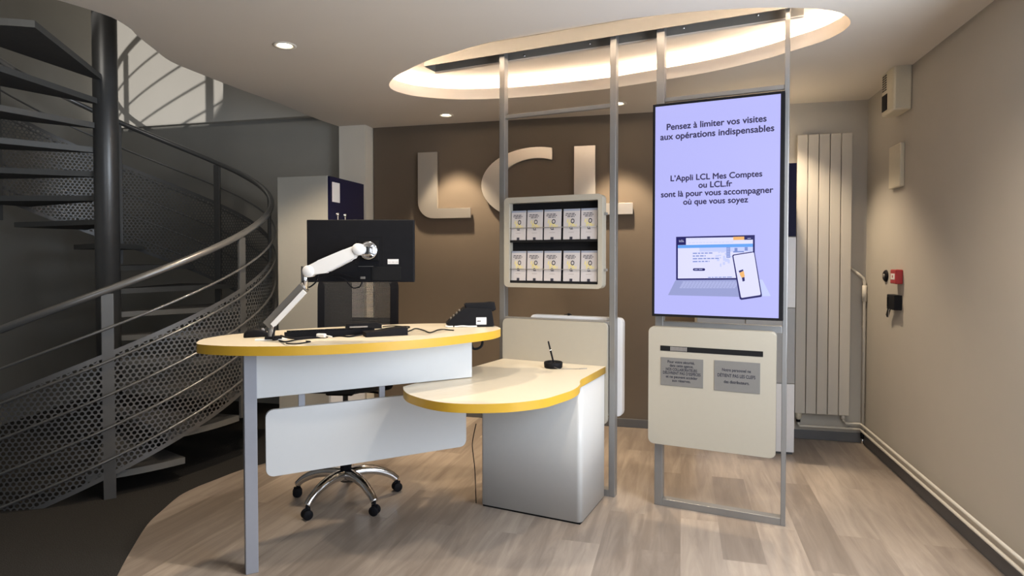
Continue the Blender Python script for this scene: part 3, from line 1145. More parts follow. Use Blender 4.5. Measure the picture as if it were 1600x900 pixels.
bx = [(402 + 9 * math.cos(math.radians(a)), 431.5 + 9.5 * math.sin(math.radians(a))) for a in range(90, 271, 30)] + \
     [(474 + 9 * math.cos(math.radians(a)), 431.5 + 9.5 * math.sin(math.radians(a))) for a in range(-90, 91, 30)]
pc.poly(bx, M['scrnavy'])
pc.words(404, 470, 430, 4, M['scrpale'])
pc.words(505, 690, 487, 6, M['scrmid'])
pc.build('laptop_picture', t)
xa, za = F0.at(*q3(291, 228), YT)
xb, zb_ = F0.at(*q3(326, 227), YT)
text('caption', 'LCL', M['scrwhite'], t, xa, xb, za, YT - 0.004, bold=0.01)
pc = Pic()
pc.k = 110
ph = [(683, 330), (690, 321), (840, 297), (849, 302), (903, 622), (898, 634), (750, 656), (738, 648)]
pc.poly(ph, M['scrnavy'])
pc.poly([(692, 333), (698, 327), (838, 305), (844, 309), (893, 612), (889, 620), (755, 641), (748, 636)], M['scrwhite'])
pc.poly([(730, 442), (762, 430), (766, 442), (736, 455)], M['scrnavy'])
pc.poly([(736, 455), (768, 442), (776, 480), (768, 496), (752, 492), (742, 476)], M['scrorange'])
pc.poly([(754, 492), (774, 487), (776, 516), (760, 521)], M['scrnavy'])
pc.build('phone_picture', t)

# ------------------------------------------------------------------ return box below the screen
YB = -0.062
bxa, bza = F0.at(1013.5, 513, YB)
bxb, bzb = F0.at(1213.5, 516, YB)
_, bzc = F0.at(1013.5, 693, YB)
_, bzd = F0.at(1213.5, 716, YB)
zt_, zb_ = (bza + bzb) / 2, (bzc + bzd) / 2
t = thing('collection_box', 'cream box with a black slot and two grey plates, below the big screen', 'box', F0.w(0, 0), FANG)
cbx = MB().prism(rrect(bxa, bxb, zb_, zt_, 0.028), 'y', YB, -0.001, smooth=False, bevel=0.004)
cbx.build('body', M['box'], t)
sx0, sz1 = F0.at(1031.8, 539.8, YB)
sx1, sz0 = F0.at(1192.3, 557.6, YB)
sm = (F0.at(1031.8, 547.8, YB)[1] + sz0) / 2
stp = (sz1 + F0.at(1192.3, 549, YB)[1]) / 2
sl = MB()
sl.box(sx0, sx1, YB - 0.0015, YB + 0.001, sm, stp)
sl.build('slot', M['blackmat'], t)
sl = MB()
for k_ in range(13):
    sl.box(sx0 + 0.06 + k_ * 0.0075, sx0 + 0.064 + k_ * 0.0075, YB - 0.0025, YB - 0.0012, sm + 0.003, stp - 0.003)
sl.build('slot_brush', M['greyink'], t)


def plate(px0, py0, px1, py1, rows, label):
    xa, za = F0.at(px0, py0, YB)
    xb, _ = F0.at(px1, py0, YB)
    _, zb_ = F0.at(px0, py1, YB)
    p = MB().box(xa, xb, YB - 0.003, YB, zb_, za, bevel=0.0008).build('notice_plate', M['plate'], t)
    p['label'] = label
    for body, fx0, fx1, fz, hgt in rows:
        text('notice_text', body, M['ink'], p, xa + (xb - xa) * fx0, xa + (xb - xa) * fx1, zb_ + (za - zb_) * fz, YB - 0.0034, height=hgt, bold=0.03)
    return p


plate(1032.5, 557.5, 1099, 601, [("Pour votre s\u00e9curit\u00e9,", 0.17, 0.80, 0.81, 0.022), ("dans cette agence,", 0.22, 0.77, 0.68, 0.022),
                               ("NOS COLLABORATEURS", 0.13, 0.86, 0.54, 0.023), ("D\u00c9LIVRENT PAS D\u2019ESP\u00c8CES", 0.06, 0.94, 0.41, 0.023),
                               ("et ne peuvent acc\u00e9der", 0.13, 0.87, 0.28, 0.022), ("aux r\u00e9serves.", 0.28, 0.71, 0.15, 0.022)],
      'grey plate with six lines of text')
plate(1116, 562.5, 1188, 609.5, [("Notre personnel ne", 0.18, 0.80, 0.66, 0.024), ("D\u00c9TIENT PAS LES CLEFS", 0.08, 0.90, 0.47, 0.026),
                               ("des distributeurs.", 0.22, 0.77, 0.27, 0.024)], 'grey plate with three lines of text')

# ------------------------------------------------------------------ leaflet rack
YR = -0.085
ra, rza = F0.at(787.5, 309.5, YR)
rb_, rzb2 = F0.at(941, 302, YR)
_, rzc = F0.at(787.5, 448.5, YR)
_, rzd = F0.at(941, 451.5, YR)
zt_, zb_ = (rza + rzb2) / 2, (rzc + rzd) / 2
ia, iza = F0.at(795.5, 318.5, YR)
ib, izb = F0.at(934.3, 311, YR)
_, izc = F0.at(795.5, 443, YR)
_, izd = F0.at(934.3, 443.5, YR)
izt, izbm = (iza + izb) / 2, (izc + izd) / 2
t = thing('leaflet_rack', 'cream rounded wall rack holding two rows of leaflets on the left stand', 'rack', F0.w(0, 0), FANG)
ob = rrect(ra, rb_, zb_, zt_, 0.03)
inn = rrect(ia, ib, izbm, izt, 0.004, 2)
fb = MB()
fb.plate(ob, [inn], YR, axis='y')
fb.plate(ob, [], -0.001, axis='y')
nn = len(ob)
va = [fb.bm.verts.new((p[0], YR, p[1])) for p in ob]
vb = [fb.bm.verts.new((p[0], -0.001, p[1])) for p in ob]
for i in range(nn):
    fb.bm.faces.new((va[i], va[(i + 1) % nn], vb[(i + 1) % nn], vb[i]))
nn = len(inn)
va = [fb.bm.verts.new((p[0], YR, p[1])) for p in inn]
vb = [fb.bm.verts.new((p[0], YR + 0.06, p[1])) for p in inn]
for i in range(nn):
    fb.bm.faces.new((va[i], va[(i + 1) % nn], vb[(i + 1) % nn], vb[i]))
fb.plate(inn, [], YR + 0.06, axis='y')
bmesh.ops.remove_doubles(fb.bm, verts=fb.bm.verts[:], dist=0.0002)
fb.build('housing', M['box'], t)
MB().box(ia, ib, YR + 0.058, YR + 0.062, izbm, izt).build('back_lining', M['blackmat'], t)


def rz(py):
    return F0.at(865, py, YR)[1]


row_b = [rz(373.5) - 0.002, rz(438.5) - 0.002]
row_t = [rz(326.5), rz(392)]
for zr_ in row_b:
    MB().box(ia, ib, YR + 0.014, YR + 0.06, zr_ - 0.016, zr_ - 0.002).build('shelf', M['blackmat'], t)
for pyw in (355, 421):
    zw = rz(pyw)
    MB().tube([(ia, YR + 0.012, zw), (ib, YR + 0.012, zw)], 0.0022, 8).build('retaining_wire', M['alu'], t)
for pyw in (333, 422):
    zw = F0.at(949, pyw, YR)[1]
    MB().box(rb_, rb_ + 0.02, -0.05, -0.03, zw - 0.008, zw + 0.008, bevel=0.002).build('clamp', M['alu'], t)
cols = [(798.8, 821), (823.4, 847.3), (850, 876), (880, 905.5), (907.6, 933)]
zh = row_t[0] - row_b[0]


def make_leaflet(wd, h):
    b = MB()
    b.box(-wd / 2, wd / 2, 0.0, 0.012, 0.0, h, 0)
    y = -0.0006

    def r(x0, x1, z0, z1, mi, yy=y):
        b._add([(x0 * wd, yy, z0 * h), (x1 * wd, yy, z0 * h), (x1 * wd, yy, z1 * h), (x0 * wd, yy, z1 * h)], [(0, 1, 2, 3)], mi)
    r(-0.5, 0.5, 0.935, 1.0, 1)
    for (a, c, z) in ((-0.36, 0.22, 0.835), (-0.38, 0.26, 0.785), (-0.26, 0.18, 0.735)):
        x = a
        while x < c:
            e = min(c, x + random.uniform(0.10, 0.2))
            r(x, e, z, z + 0.024, 2)
            x = e + 0.03
    # yellow sketch of a figure with a ring above
    for x0, x1, z0, z1 in ((-0.30, -0.20, 0.56, 0.65), (-0.14, -0.08, 0.55, 0.66), (-0.22, -0.02, 0.495, 0.535), (-0.20, -0.10, 0.42, 0.49), (0.0, 0.12, 0.47, 0.52), (0.08, 0.20, 0.42, 0.48), (0.24, 0.30, 0.42, 0.49), (-0.02, 0.05, 0.42, 0.45)):
        b._add([(x0 * wd, y, z0 * h), (x1 * wd, y, (z0 - 0.02) * h), ((x1 + .02) * wd, y, z1 * h), ((x0 + .06) * wd, y, (z1 + 0.03) * h)], [(0, 1, 2, 3)], 3)

    def ring(cx, cz, ro, ri, mi, hz=1.3):
        N = 14
        for k in range(N):
            a0, a1 = 2 * PI * k / N, 2 * PI * (k + 1) / N
            b._add([(cx * wd + q * wd * math.cos(a), y * 1.4, cz * h + q * wd * hz * math.sin(a)) for q, a in ((ri, a0), (ro, a0), (ro, a1), (ri, a1))], [(0, 1, 2, 3)], mi)
    ring(0.07, 0.60, 0.115, 0.07, 2)
    ring(-0.02, 0.375, 0.085, 0.05, 2, 1.0)
    r(-0.08, 0.10, 0.325, 0.345, 2)
    r(-0.18, 0.16, 0.225, 0.24, 4)
    r(-0.10, 0.08, 0.0, 0.085, 2)
    me_o = b.build('leaflet', [M['brochure'], M['bluegrey'], M['ink'], M['printyellow'], M['greyink']], fix=False)
    return me_o


place = ['first from the left', 'second from the left', 'in the middle', 'fourth from the left', 'last on the right']
proto = None
for rI in range(2):
    for cI, (pa_, pb_) in enumerate(cols):
        xa, xb = F0.at(pa_, 350, YR + 0.02)[0], F0.at(pb_, 350, YR + 0.02)[0]
        if proto is None:
            wd0 = xb - xa
            o = proto = make_leaflet(wd0, zh)
        else:
            o = proto.copy()
            C.objects.link(o)
        o.scale = ((xb - xa) / wd0, 1, 1)
        o.location = F0.w((xa + xb) / 2, YR + 0.018, row_b[rI] - 0.0008)
        o.rotation_euler = (math.radians(-3), 0, FANG)
        tag(o, 'pale leaflet with yellow sketch in the %s row of the rack, %s' % (('upper', 'lower')[rI], place[cI]), 'leaflet', 'leaflets in the rack')

# ------------------------------------------------------------------ back panels on the left stand
YP = -0.03
xa, za = F0.at(785.3, 498, YP)
xb, zb_ = F0.at(948.8, 504, YP)
zt_ = (za + zb_) / 2
z_lo = F0.at(948, 664, YP)[1]
tag(MB().prism(rrect(xa, xb, z_lo, zt_, 0.03), 'y', YP, -0.001, bevel=0.003).build('rounded_board', M['box'], loc=F0.w(0, 0), rot=(0, 0, FANG)),
    'cream rounded board standing behind the low table, on the left stand', 'board')
YQ = 0.075
xq1, zq1 = F0.at(977, 498, YQ + 0.05)
zq0 = F0.at(977, 648, YQ + 0.05)[1]
zq1 = F0.at(900, 495, YQ)[1] + 0.005
xq0 = F0.at(830, 492, YQ)[0]
tag(MB().prism(rrect(xq0, xq1, zq0, zq1, 0.03), 'y', 0.059, 0.115, bevel=0.004).build('rounded_board', M['ldoorwhite'], loc=F0.w(0, 0), rot=(0, 0, FANG)),
    'white rounded board on the rear of the left stand, showing right of its post', 'board')
x_, z_ = F0.at(889, 492.5, YQ + 0.02)
t = thing('pen_clip', 'tiny dark clip lying on top of the white rear board', 'clip', F0.w(x_, 0.088, zq1), FANG)
kb = MB().tube([(-0.03, 0, 0.004), (-0.01, 0.0, 0.008), (0.0, 0, 0.014), (0.02, 0, 0.005)], 0.003, 6)
kb.build('wire', M['black'], t)
MB().box(-0.006, 0.008, -0.006, 0.006, 0.0, 0.012, bevel=0.002).build('clip_body', M['black'], t)

# ================================================================== HIGH DESK
DZ = 1.10
DT = 0.044
dpx = [(307, 536.5), (309, 533.5), (316, 530), (330, 527), (350, 524), (383, 520.5), (430, 516.5), (480, 513.2), (540, 510), (600, 507.6), (650, 505.8), (700, 505.2),
       (740, 506.2), (770, 508.7), (780, 511.5), (781.5, 514), (770, 517.5), (750, 520.5), (720, 524), (690, 527.3), (650, 531), (600, 534.7), (550, 537.6), (500, 539.8),
       (450, 541), (400, 541.3), (360, 540.8), (330, 539.5), (312, 538)]
dtop = spline([at_z(*q, DZ).to_2d() for q in dpx], 4)
dc = sum(dtop, Vector((0, 0))) / len(dtop)
t = thing('reception_desk', 'high white standing desk with oval top and yellow edge, left in the photo', 'desk', (dc.x, dc.y, 0))
dl = [tuple(p - dc) for p in dtop]


def slab(parent, loop, z0, z1, name):
    b = MB()
    b.plate(loop, [], z1, 0)
    b.plate(loop, [], z0, 0)
    o = b.build(name, M['top'], parent, fix=False)
    e = MB().band(loop, z0, z1)
    e.build('edge_band', M['yellow'], parent)['label'] = 'yellow edge band'
    return o


slab(t, dl, DZ - DT, DZ, 'tabletop')
# front panels in one vertical plane from the post to the right
pa2 = at_z(393, 897, 0)
DANG = math.atan2(0.49, 0.905)
DF = Frame(pa2.x, pa2.y, DANG)
off = DF.loc((dc.x, dc.y, 0))


def dl_box(mb, x0, x1, y0, y1, z0, z1, **kw):
    mt = Matrix.Translation((pa2.x - dc.x, pa2.y - dc.y, 0)) @ Matrix.Rotation(DANG, 4, 'Z')
    mb.box(x0, x1, y0, y1, z0, z1, mtx=mt, **kw)
    return mb


ux0, uz0 = DF.at(403, 622, 0.012)
ux1, uz1 = DF.at(737.5, 590, 0.012)
mt_d = Matrix.Translation((pa2.x - dc.x, pa2.y - dc.y, 0)) @ Matrix.Rotation(DANG, 4, 'Z')
LTZ = (uz0 + uz1) / 2 - 0.004
dl_box(MB(), ux0 - 0.01, ux1, 0.012, 0.034, (uz0 + uz1) / 2, DZ - DT, bevel=0.002).build('front_panel', M['desk'], t)
vx0, vz0 = DF.at(416, 745, 0.014)
vx1, vz1 = DF.at(728.5, 698, 0.014)
_, vt0 = DF.at(430, 640, 0.014)
LTB = LTZ - 0.043
vzb, vzt = (vz0 + vz1) / 2, min(vt0, LTB - 0.004)
b = MB().prism(rrect(vx0, vx1, vzb, vzt, 0.035), 'y', 0.014, 0.034, bevel=0.002)
bmesh.ops.transform(b.bm, matrix=mt_d, verts=b.bm.verts[:])
b.build('modesty_panel', M['desk'], t)
# hangers joining the two panels on the rear side
for hx in (471.5, 597):
    xx = DF.at(hx, 615, 0.036)[0]
    dl_box(MB(), xx - 0.015, xx + 0.015, 0.0342, 0.048, vzt - 0.12, (uz0 + uz1) / 2 + 0.10).build('hanger', M['postgrey'], t)
# post: front-left leg, square tube turned with the panel
pxl = DF.at(384, 890, 0.0)[0]
pxr = DF.at(404.3, 890, 0.0)[0]
dl_box(MB(), pxl, pxr, 0.0, 0.065, 0.0, DZ - DT, bevel=0.003).build('leg', M['postgrey'], t)
dl_box(MB(), ux0, ux1 - 0.1, 0.05, 0.09, DZ - DT - 0.04, DZ - DT - 0.0005).build('underframe', M['postgrey'], t)

# ================================================================== LOW TABLE
lpx = [(630, 604), (630.3, 608), (633, 612), (640, 616.5), (660, 623), (685, 628), (710, 630.4), (743, 631.2), (777, 630.7), (810, 628.7), (850, 623.3), (874, 616.6), (893, 610.2), (902.5, 604.8)]
fil = [(906, 600.5), (906, 596.5), (908, 593)]
lz = LTZ
LB = [at_z(*q, lz).to_2d() for q in lpx]
LB = spline(LB, 4, closed=False)
tip = at_z(630, 604, lz).to_2d()
bl = Vector(F0.w(F0.at(786, 561, YP - 0.002)[0] - 0.0, YP - 0.002).to_2d())
br_ = Vector(F0.w(F0.at(946.3, 573, YP - 0.002)[0], YP - 0.002).to_2d())
fl_ = [at_z(*q, lz).to_2d() for q in fil]
low = LB + spline([LB[-1]] + fl_ + [fl_[-1] + (br_ - fl_[-1]) * 0.12], 4, closed=False)[1:] + [br_, bl]
lc = sum(low, Vector((0, 0))) / len(low)
LTF = Frame(lc.x, lc.y, FANG)
t = thing('low_table', 'low white consultation table with rounded cream top and yellow edge', 'table', (lc.x, lc.y, 0))
slab(t, [tuple(p - lc) for p in low], lz - 0.043, lz, 'tabletop')
# pedestal
bA = at_z(748, 794.5, 0.0)
bB = at_z(908, 821, 0.0)
BF = Frame(bB.x, bB.y, FANG)
bw = (bA - bB).length
bd = (F0.w(0, YP).to_2d() - bB.to_2d()).dot(F0.y.to_2d()) - 0.004
ol = []
for cx_, cy_, a in ((-0.03, 0.03, -90), (-0.004, bd - 0.004, 0), (-bw + 0.004, bd - 0.004, 90), (-bw + 0.012, 0.012, 180)):
    rr = {-90: 0.03, 0: 0.004, 90: 0.004, 180: 0.012}[a]
    for q in range(7):
        an = math.radians(a + 90 * q / 6)
        ol.append((cx_ + rr * math.cos(an), cy_ + rr * math.sin(an)))
mt_b = Matrix.Translation((bB.x - lc.x, bB.y - lc.y, 0)) @ Matrix.Rotation(FANG, 4, 'Z')
b = MB().prism(ol, 'z', 0.012, lz - 0.0431, smooth=True)
bmesh.ops.transform(b.bm, matrix=mt_b, verts=b.bm.verts[:])
o = b.build('pedestal', M['base'], t)
for p_ in o.data.polygons:
    p_.use_smooth = abs(p_.normal.z) < 0.5
b = MB().box(-bw + 0.006, -0.008, 0.006, bd - 0.006, 0, 0.012, mtx=mt_b)
b.build('plinth', M['blackmat'], t)
MB().box(-bw - 0.0035, -bw + 0.012, 0.014, 0.02, 0.02, lz - 0.044, mtx=mt_b).build('corner_strip', M['postgrey'], t)
# lead by the pedestal
c0 = Vector((bA.x, bA.y, 0))
pts = [F0.w(0, 0)]
LX = lambda px, py: at_y(px, py, bA.y + 0.03)
tag(MB().tube(spline([LX(744, 662), LX(740, 680), LX(738, 695), LX(739.5, 712), LX(742, 735), at_z(744, 786, 0.004)], 5, closed=False), 0.0028, 6).build('power_lead', M['black']),
    'thin black lead hanging down beside the left edge of the pedestal', 'cable')

# ------------------------------------------------------------------ pen holder
pc_ = at_z(864.5, 574.5, lz)
t = thing('desk_pen_holder', 'black round pen holder with an upright pen on the low table', 'pen holder', (pc_.x, pc_.y, lz))
MB().lathe([(0, 0.0), (0.052, 0.0), (0.056, 0.004), (0.058, 0.032), (0.054, 0.038), (0.046, 0.034), (0.044, 0.012), (0, 0.010)], 28).build('holder_base', M['black'], t)
MB().lathe([(0, 0.034), (0.012, 0.034), (0.016, 0.022), (0.018, 0.010)], 16).build('socket', M['black'], t)
pe = MB()
pe.lathe([(0, 0.0), (0.0025, 0.004), (0.0055, 0.02), (0.006, 0.075), (0.0064, 0.077), (0.0064, 0.083), (0.0055, 0.085), (0.005, 0.145), (0.0, 0.148)], 12,
         mtx=Matrix.Translation((0.004, 0, 0.022)) @ Matrix.Rotation(math.radians(-14), 4, 'Y'))
pe.build('pen', M['black'], t)
MB().lathe([(0.0068, 0.088), (0.0068, 0.093)], 12, mtx=Matrix.Translation((0.004, 0, 0.022)) @ Matrix.Rotation(math.radians(-14), 4, 'Y')).build('pen_ring', M['armwhite'], t)
e1 = at_z(905, 577, lz) - pc_
e2 = at_z(917, 576.5, lz) - pc_
MB().tube([(0.0, -0.055, 0.014), (0.03, -0.06, 0.003), tuple(Vector((e1.x, e1.y, 0.003)))], 0.0018, 6).build('chain', M['armgrey'], t)
MB().tube([tuple(Vector((e1.x, e1.y, 0.003))), tuple(Vector((e2.x, e2.y, 0.003)))], 0.0032, 6).build('chain_end', M['greyink'], t)

# ================================================================== MONITOR AND ARM
AB = at_z(424, 531, DZ)
YM = AB.y + 0.03
t = thing('monitor_mount', 'white and chrome jointed monitor arm clamped on the high desk', 'monitor arm', (AB.x, AB.y, DZ + 0.0006))


def am(px, py, dy=0.0):
    q = at_y(px, py, AB.y + dy)
    return Vector((q.x - AB.x, q.y - AB.y, q.z - DZ))


MB().box(-0.075, 0.075, -0.03, 0.03, 0, 0.006, bevel=0.002, mtx=Matrix.Rotation(0.35, 4, 'Z')).build('base_plate', M['armwhite'], t)
MB().box(-0.03, 0.05, -0.035, 0.02, 0.006, 0.018, bevel=0.004, mtx=Matrix.Rotation(0.35, 4, 'Z')).build('clamp', M['black'], t)
MB().lathe([(0, 0.006), (0.024, 0.006), (0.024, 0.014), (0.017, 0.018), (0.017, 0.10), (0.012, 0.105), (0, 0.105)], 20).build('pillar', M['chrome'], t)
pA, pB = am(424, 503), am(474, 450)
d_ = (pB - pA)
lo = MB()
lo.tube([pA - d_ * 0.10, pB + d_ * 0.03], 0.02, flat=(0.048, 0.046))
lo.build('lower_arm', M['armgrey'], t)
lo = MB()
lo.tube([pA + Vector((0.016, -0.026, -0.016)), pB + Vector((0.016, -0.026, -0.016))], 0.02, flat=(0.012, 0.024))
lo.build('arm_cover', M['armwhite'], t)
pJ = am(476, 449)
pK = am(476, 420)
MB().tube([pJ + Vector((0, 0, -0.02)), pK + Vector((0, 0, 0.012))], 0.017, 16).build('elbow', M['chrome'], t)
MB().tube(spline([am(424, 505) + Vector((0.02, -0.02, 0)), am(433, 512) + Vector((0.0, -0.03, 0)), am(428, 528) + Vector((0.01, -0.04, 0)), am(437, 528.5) + Vector((0.0, -0.02, 0))], 6, closed=False), 0.005, 8).build('arm_cable', M['black'], t)
p1, p2 = am(484, 424, -0.01), am(561, 390, -0.01)
u = (p2 - p1).normalized()
vv = Vector((0, 0, 1)) - u * u.z
vv.normalize()
ln = (p2 - p1).length
prof = [(0, 0.026), (ln * 0.25, 0.03), (ln * 0.75, 0.028), (ln, 0.024), (ln, -0.022), (ln * 0.86, -0.024), (ln * 0.78, -0.036), (ln * 0.35, -0.042), (ln * 0.28, -0.034), (0, -0.026)]
b = MB()
front = [p1 + u * a + vv * c + Vector((0, -0.026, 0)) for a, c in prof]
back = [p + Vector((0, 0.052, 0)) for p in front]
nF = len(front)
vsF = [b.bm.verts.new(p) for p in front]
vsB = [b.bm.verts.new(p) for p in back]
f0 = b.bm.faces.new(vsF)
f1 = b.bm.faces.new(vsB[::-1])
for i in range(nF):
    b.bm.faces.new((vsF[i], vsB[i], vsB[(i + 1) % nF], vsF[(i + 1) % nF]))
bmesh.ops.bevel(b.bm, geom=list(f0.edges) + list(f1.edges), offset=0.008, segments=3, affect='EDGES')
b.build('upper_arm', M['armwhite'], t)
for c in (p1, p2):
    MB().lathe([(0, -0.034), (0.022, -0.034), (0.029, -0.028), (0.029, 0.028), (0, 0.03)], 22, mtx=Matrix.Translation(c) @ Matrix.Rotation(PI / 2, 4, 'X') @ Matrix.Rotation(PI, 4, 'X')).build('joint_cap', M['armwhite'], t)
pv = am(576, 391.5, 0.045)
hw = Matrix.Translation(pv) @ Matrix.Rotation(PI / 2, 4, 'X')
MB().lathe([(0, 0.012), (0.036, 0.012), (0.040, 0.016), (0.046, 0.010), (0.047, 0.0), (0.0, 0.0)], 30, mtx=hw).build('mount_disc', M['chrome'], t)
hb = MB().box(-0.026, 0.016, -0.022, 0.022, 0.012, 0.055, bevel=0.004, mtx=hw)
hb.build('tilt_head', M['chrome'], t)

# monitor
my = AB.y + 0.047
cTL, cTR, cBL, cBR = at_y(477, 343.5, my), at_y(645.5, 344, my), at_y(479, 441.5, my), at_y(647, 439, my)
mc = (cTL + cTR + cBL + cBR) / 4
mw, mh = (cTR - cTL).length, (cTL - cBL).length
t = thing('monitor', 'black computer monitor seen from the back, held by the white arm', 'monitor', (mc.x, my, mc.z - mh / 2))
b = MB().box(-mw / 2, mw / 2, 0.012, 0.045, 0, mh, bevel=0.004)
b.build('housing', M['black'], t)
MB().box(-mw / 2 + 0.006, mw / 2 - 0.006, 0.0455, 0.047, 0.012, mh - 0.006).build('screen_glass', M['blackmat'], t)
xm = pv.x + AB.x - mc.x
zm_ = pv.z + DZ - (mc.z - mh / 2)
sq = MB()
for a0, a1, c0_, c1_ in ((-0.07, 0.07, 0.068, 0.071), (-0.07, 0.07, -0.071, -0.068), (-0.071, -0.068, -0.071, 0.071), (0.068, 0.071, -0.071, 0.071)):
    sq.box(xm + a0, xm + a1, 0.0105, 0.0122, zm_ + c0_, zm_ + c1_)
sq.box(xm - 0.05, xm + 0.05, 0.002, 0.0122, zm_ - 0.05, zm_ + 0.05, bevel=0.002)
sq.build('mount_recess', M['blackmat'], t)
MB().box(xm + 0.01, mw / 2 - 0.065, 0.0095, 0.0125, 0.008, 0.078, bevel=0.002).build('port_cover', M['blackmat'], t)
xL = at_y(605, 409, my)
text('caption', '||| ||| |||', M['greyink'], t, xL.x - mc.x + 0.003, xL.x - mc.x + 0.052, xL.z - mc.z + mh / 2 - 0.004, 0.0104, height=0.008)
MB().box(xL.x - mc.x, xL.x - mc.x + 0.055, 0.0108, 0.0122, xL.z - mc.z + mh / 2 - 0.012, xL.z - mc.z + mh / 2 + 0.013).build('sticker', M['paper'], t)
MB().box(xm - 0.055, xm + 0.02, 0.0105, 0.0122, 0.079, 0.0805).build('trim_line', M['armgrey'], t)
# cables looping below the monitor
k0 = at_y(568, 433, my - 0.004)
t = thing('monitor_cables', 'black cables looping under the back of the monitor', 'cable', (mc.x, my, mc.z - mh / 2))
lc3 = lambda px, py, dy=-0.012: at_y(px, py, my + dy) - Vector((mc.x, my, mc.z - mh / 2))
MB().tube(spline([lc3(570, 434), lc3(555, 434), lc3(540, 430), lc3(525, 427), lc3(505, 432), lc3(494, 436)], 5, closed=False), 0.0035, 6).build('cable', M['black'], t)
MB().tube(spline([lc3(566, 440, 0.0), lc3(562, 448), lc3(552, 450), lc3(545, 444), lc3(538, 436), lc3(520, 430)], 5, closed=False), 0.0035, 6).build('cable', M['black'], t)
MB().tube(spline([lc3(497, 430), lc3(494, 440), lc3(485, 448), lc3(478, 449), lc3(474, 452)], 5, closed=False), 0.004, 6).build('cable', M['black'], t)
MB().box(-0.012, 0.012, -0.006, 0.006, -0.006, 0.006, bevel=0.002, mtx=Matrix.Translation(lc3(567, 434))).build('plug', M['armgrey'], t)

# ================================================================== ON THE DESK
# mouse
pm = at_z(401, 526, DZ)
t = thing('computer_mouse', 'black computer mouse at the left end of the high desk', 'mouse', (pm.x, pm.y, DZ), 0.45)
b = MB()
prof = [(-0.062, 0.0), (-0.06, 0.016), (-0.045, 0.032), (-0.015, 0.041), (0.02, 0.037), (0.05, 0.022), (0.062, 0.008), (0.062, 0.0)]
b.prism(prof, 'y', -0.033, 0.033, smooth=True, bevel=0.008)
b.build('mouse_body', M['black'], t)
MB().lathe([(0, -0.004), (0.009, -0.004), (0.009, 0.004), (0, 0.004)], 14, mtx=Matrix.Translation((0.03, 0, 0.034)) @ Matrix.Rotation(PI / 2, 4, 'X')).build('wheel', M['greyink'], t)
# keyboard
pk = at_z(515, 522.5, DZ)
t = thing('keyboard', 'black keyboard lying on the high desk below the monitor', 'keyboard', (pk.x, pk.y, DZ), DANG - 0.12)
KW, KD = 0.45, 0.15
MB().prism([(-KD / 2, 0.0), (KD / 2, 0.0), (KD / 2, 0.014), (-KD / 2, 0.030)], 'x', -KW / 2, KW / 2, bevel=0.003).build('keyboard_base', M['black'], t)
ky = MB()
for r_ in range(6):
    yy = -KD / 2 + 0.012 + r_ * 0.022
    zz_ = 0.030 - (yy + KD / 2) / KD * 0.016
    for c_ in range(21):
        xx = -KW / 2 + 0.012 + c_ * 0.0204
        if c_ in (15, 18) and r_ < 3:
            continue
        ky.box(xx, xx + 0.0172, yy, yy + 0.0182, zz_ - 0.004, zz_ + 0.006)
ky.build('keys', M['blackmat'], t)
# black flat box
pbx = at_z(602, 524, DZ)
t = thing('card_reader', 'flat black box device lying right of the keyboard on the high desk', 'device', (pbx.x, pbx.y, DZ), 0.42)
MB().prism([(-0.11, 0.0), (0.11, 0.0), (0.11, 0.040), (0.085, 0.042), (0.02, 0.036), (-0.03, 0.028), (-0.11, 0.024)], 'y', -0.045, 0.045, bevel=0.004).build('device_body', M['black'], t)
MB().box(-0.09, -0.04, -0.0465, -0.0445, 0.006, 0.016).build('device_seam', M['blackmat'], t)
# second dark slab behind, between keyboard and device
pbx = at_z(566, 514, DZ)
t = thing('docking_station', 'slim black docking station behind the flat box on the high desk', 'device', (pbx.x, pbx.y + 0.03, DZ), 0.32)
MB().prism([(-0.10, 0.0), (0.10, 0.0), (0.10, 0.022), (0.07, 0.035), (-0.10, 0.033)], 'y', -0.04, 0.04, bevel=0.003).build('device_body', M['black'], t)
MB().box(-0.08, 0.02, -0.0415, -0.0395, 0.010, 0.018).build('port_row', M['greyink'], t)
# white plug lying there
pw_ = at_z(514, 524, DZ)
t = thing('cable_plug', 'small white plug lying among the black cables on the high desk', 'plug', (pw_.x, pw_.y - 0.12, DZ), -0.25)
MB().box(-0.028, 0.022, -0.011, 0.011, 0.004, 0.024, bevel=0.006, seg=3).build('plug_body', M['armwhite'], t)
MB().tube([(0.02, 0, 0.014), (0.045, 0.0, 0.012), (0.06, 0.01, 0.006)], 0.003, 6).build('plug_lead', M['armwhite'], t)
# loose cables over the desk's left half
D3 = lambda px, py, z=0.004: at_z(px, py, DZ + z)
tag(MB().tube(spline([D3(436, 532), D3(446, 534), D3(462, 531), D3(480, 529), D3(500, 527.5), D3(512, 526.5)], 6, closed=False), 0.0035, 6).build('data_cable', M['black']),
    'black cable lying along the front of the keyboard', 'cable')
tag(MB().tube(spline([D3(447, 536.4), D3(455, 537.2), D3(466, 536.8), D3(476, 535.4), D3(485, 533.6), D3(478, 533.0)], 6, closed=False), 0.003, 6).build('coiled_cable', M['black']),
    'black cable curled beside the foot of the monitor arm', 'cable')
tag(MB().tube(spline([D3(634, 519), D3(642, 516), D3(650, 513.3), D3(662, 516), D3(672, 519.6), D3(684, 515.5), D3(693, 514.6), D3(702, 515.5), D3(709, 516)], 6, closed=False), 0.0032, 6).build('phone_cable', M['black']),
    'wavy black cable running from the flat box to the telephone', 'cable')
tag(MB().tube(spline([D3(598, 510.5), D3(612, 509), D3(628, 509.8), D3(640, 510.6), D3(634, 513.5), D3(626, 515)], 6, closed=False), 0.0032, 6).build('loop_cable', M['black']),
    'black cable looping behind the flat box device', 'cable')

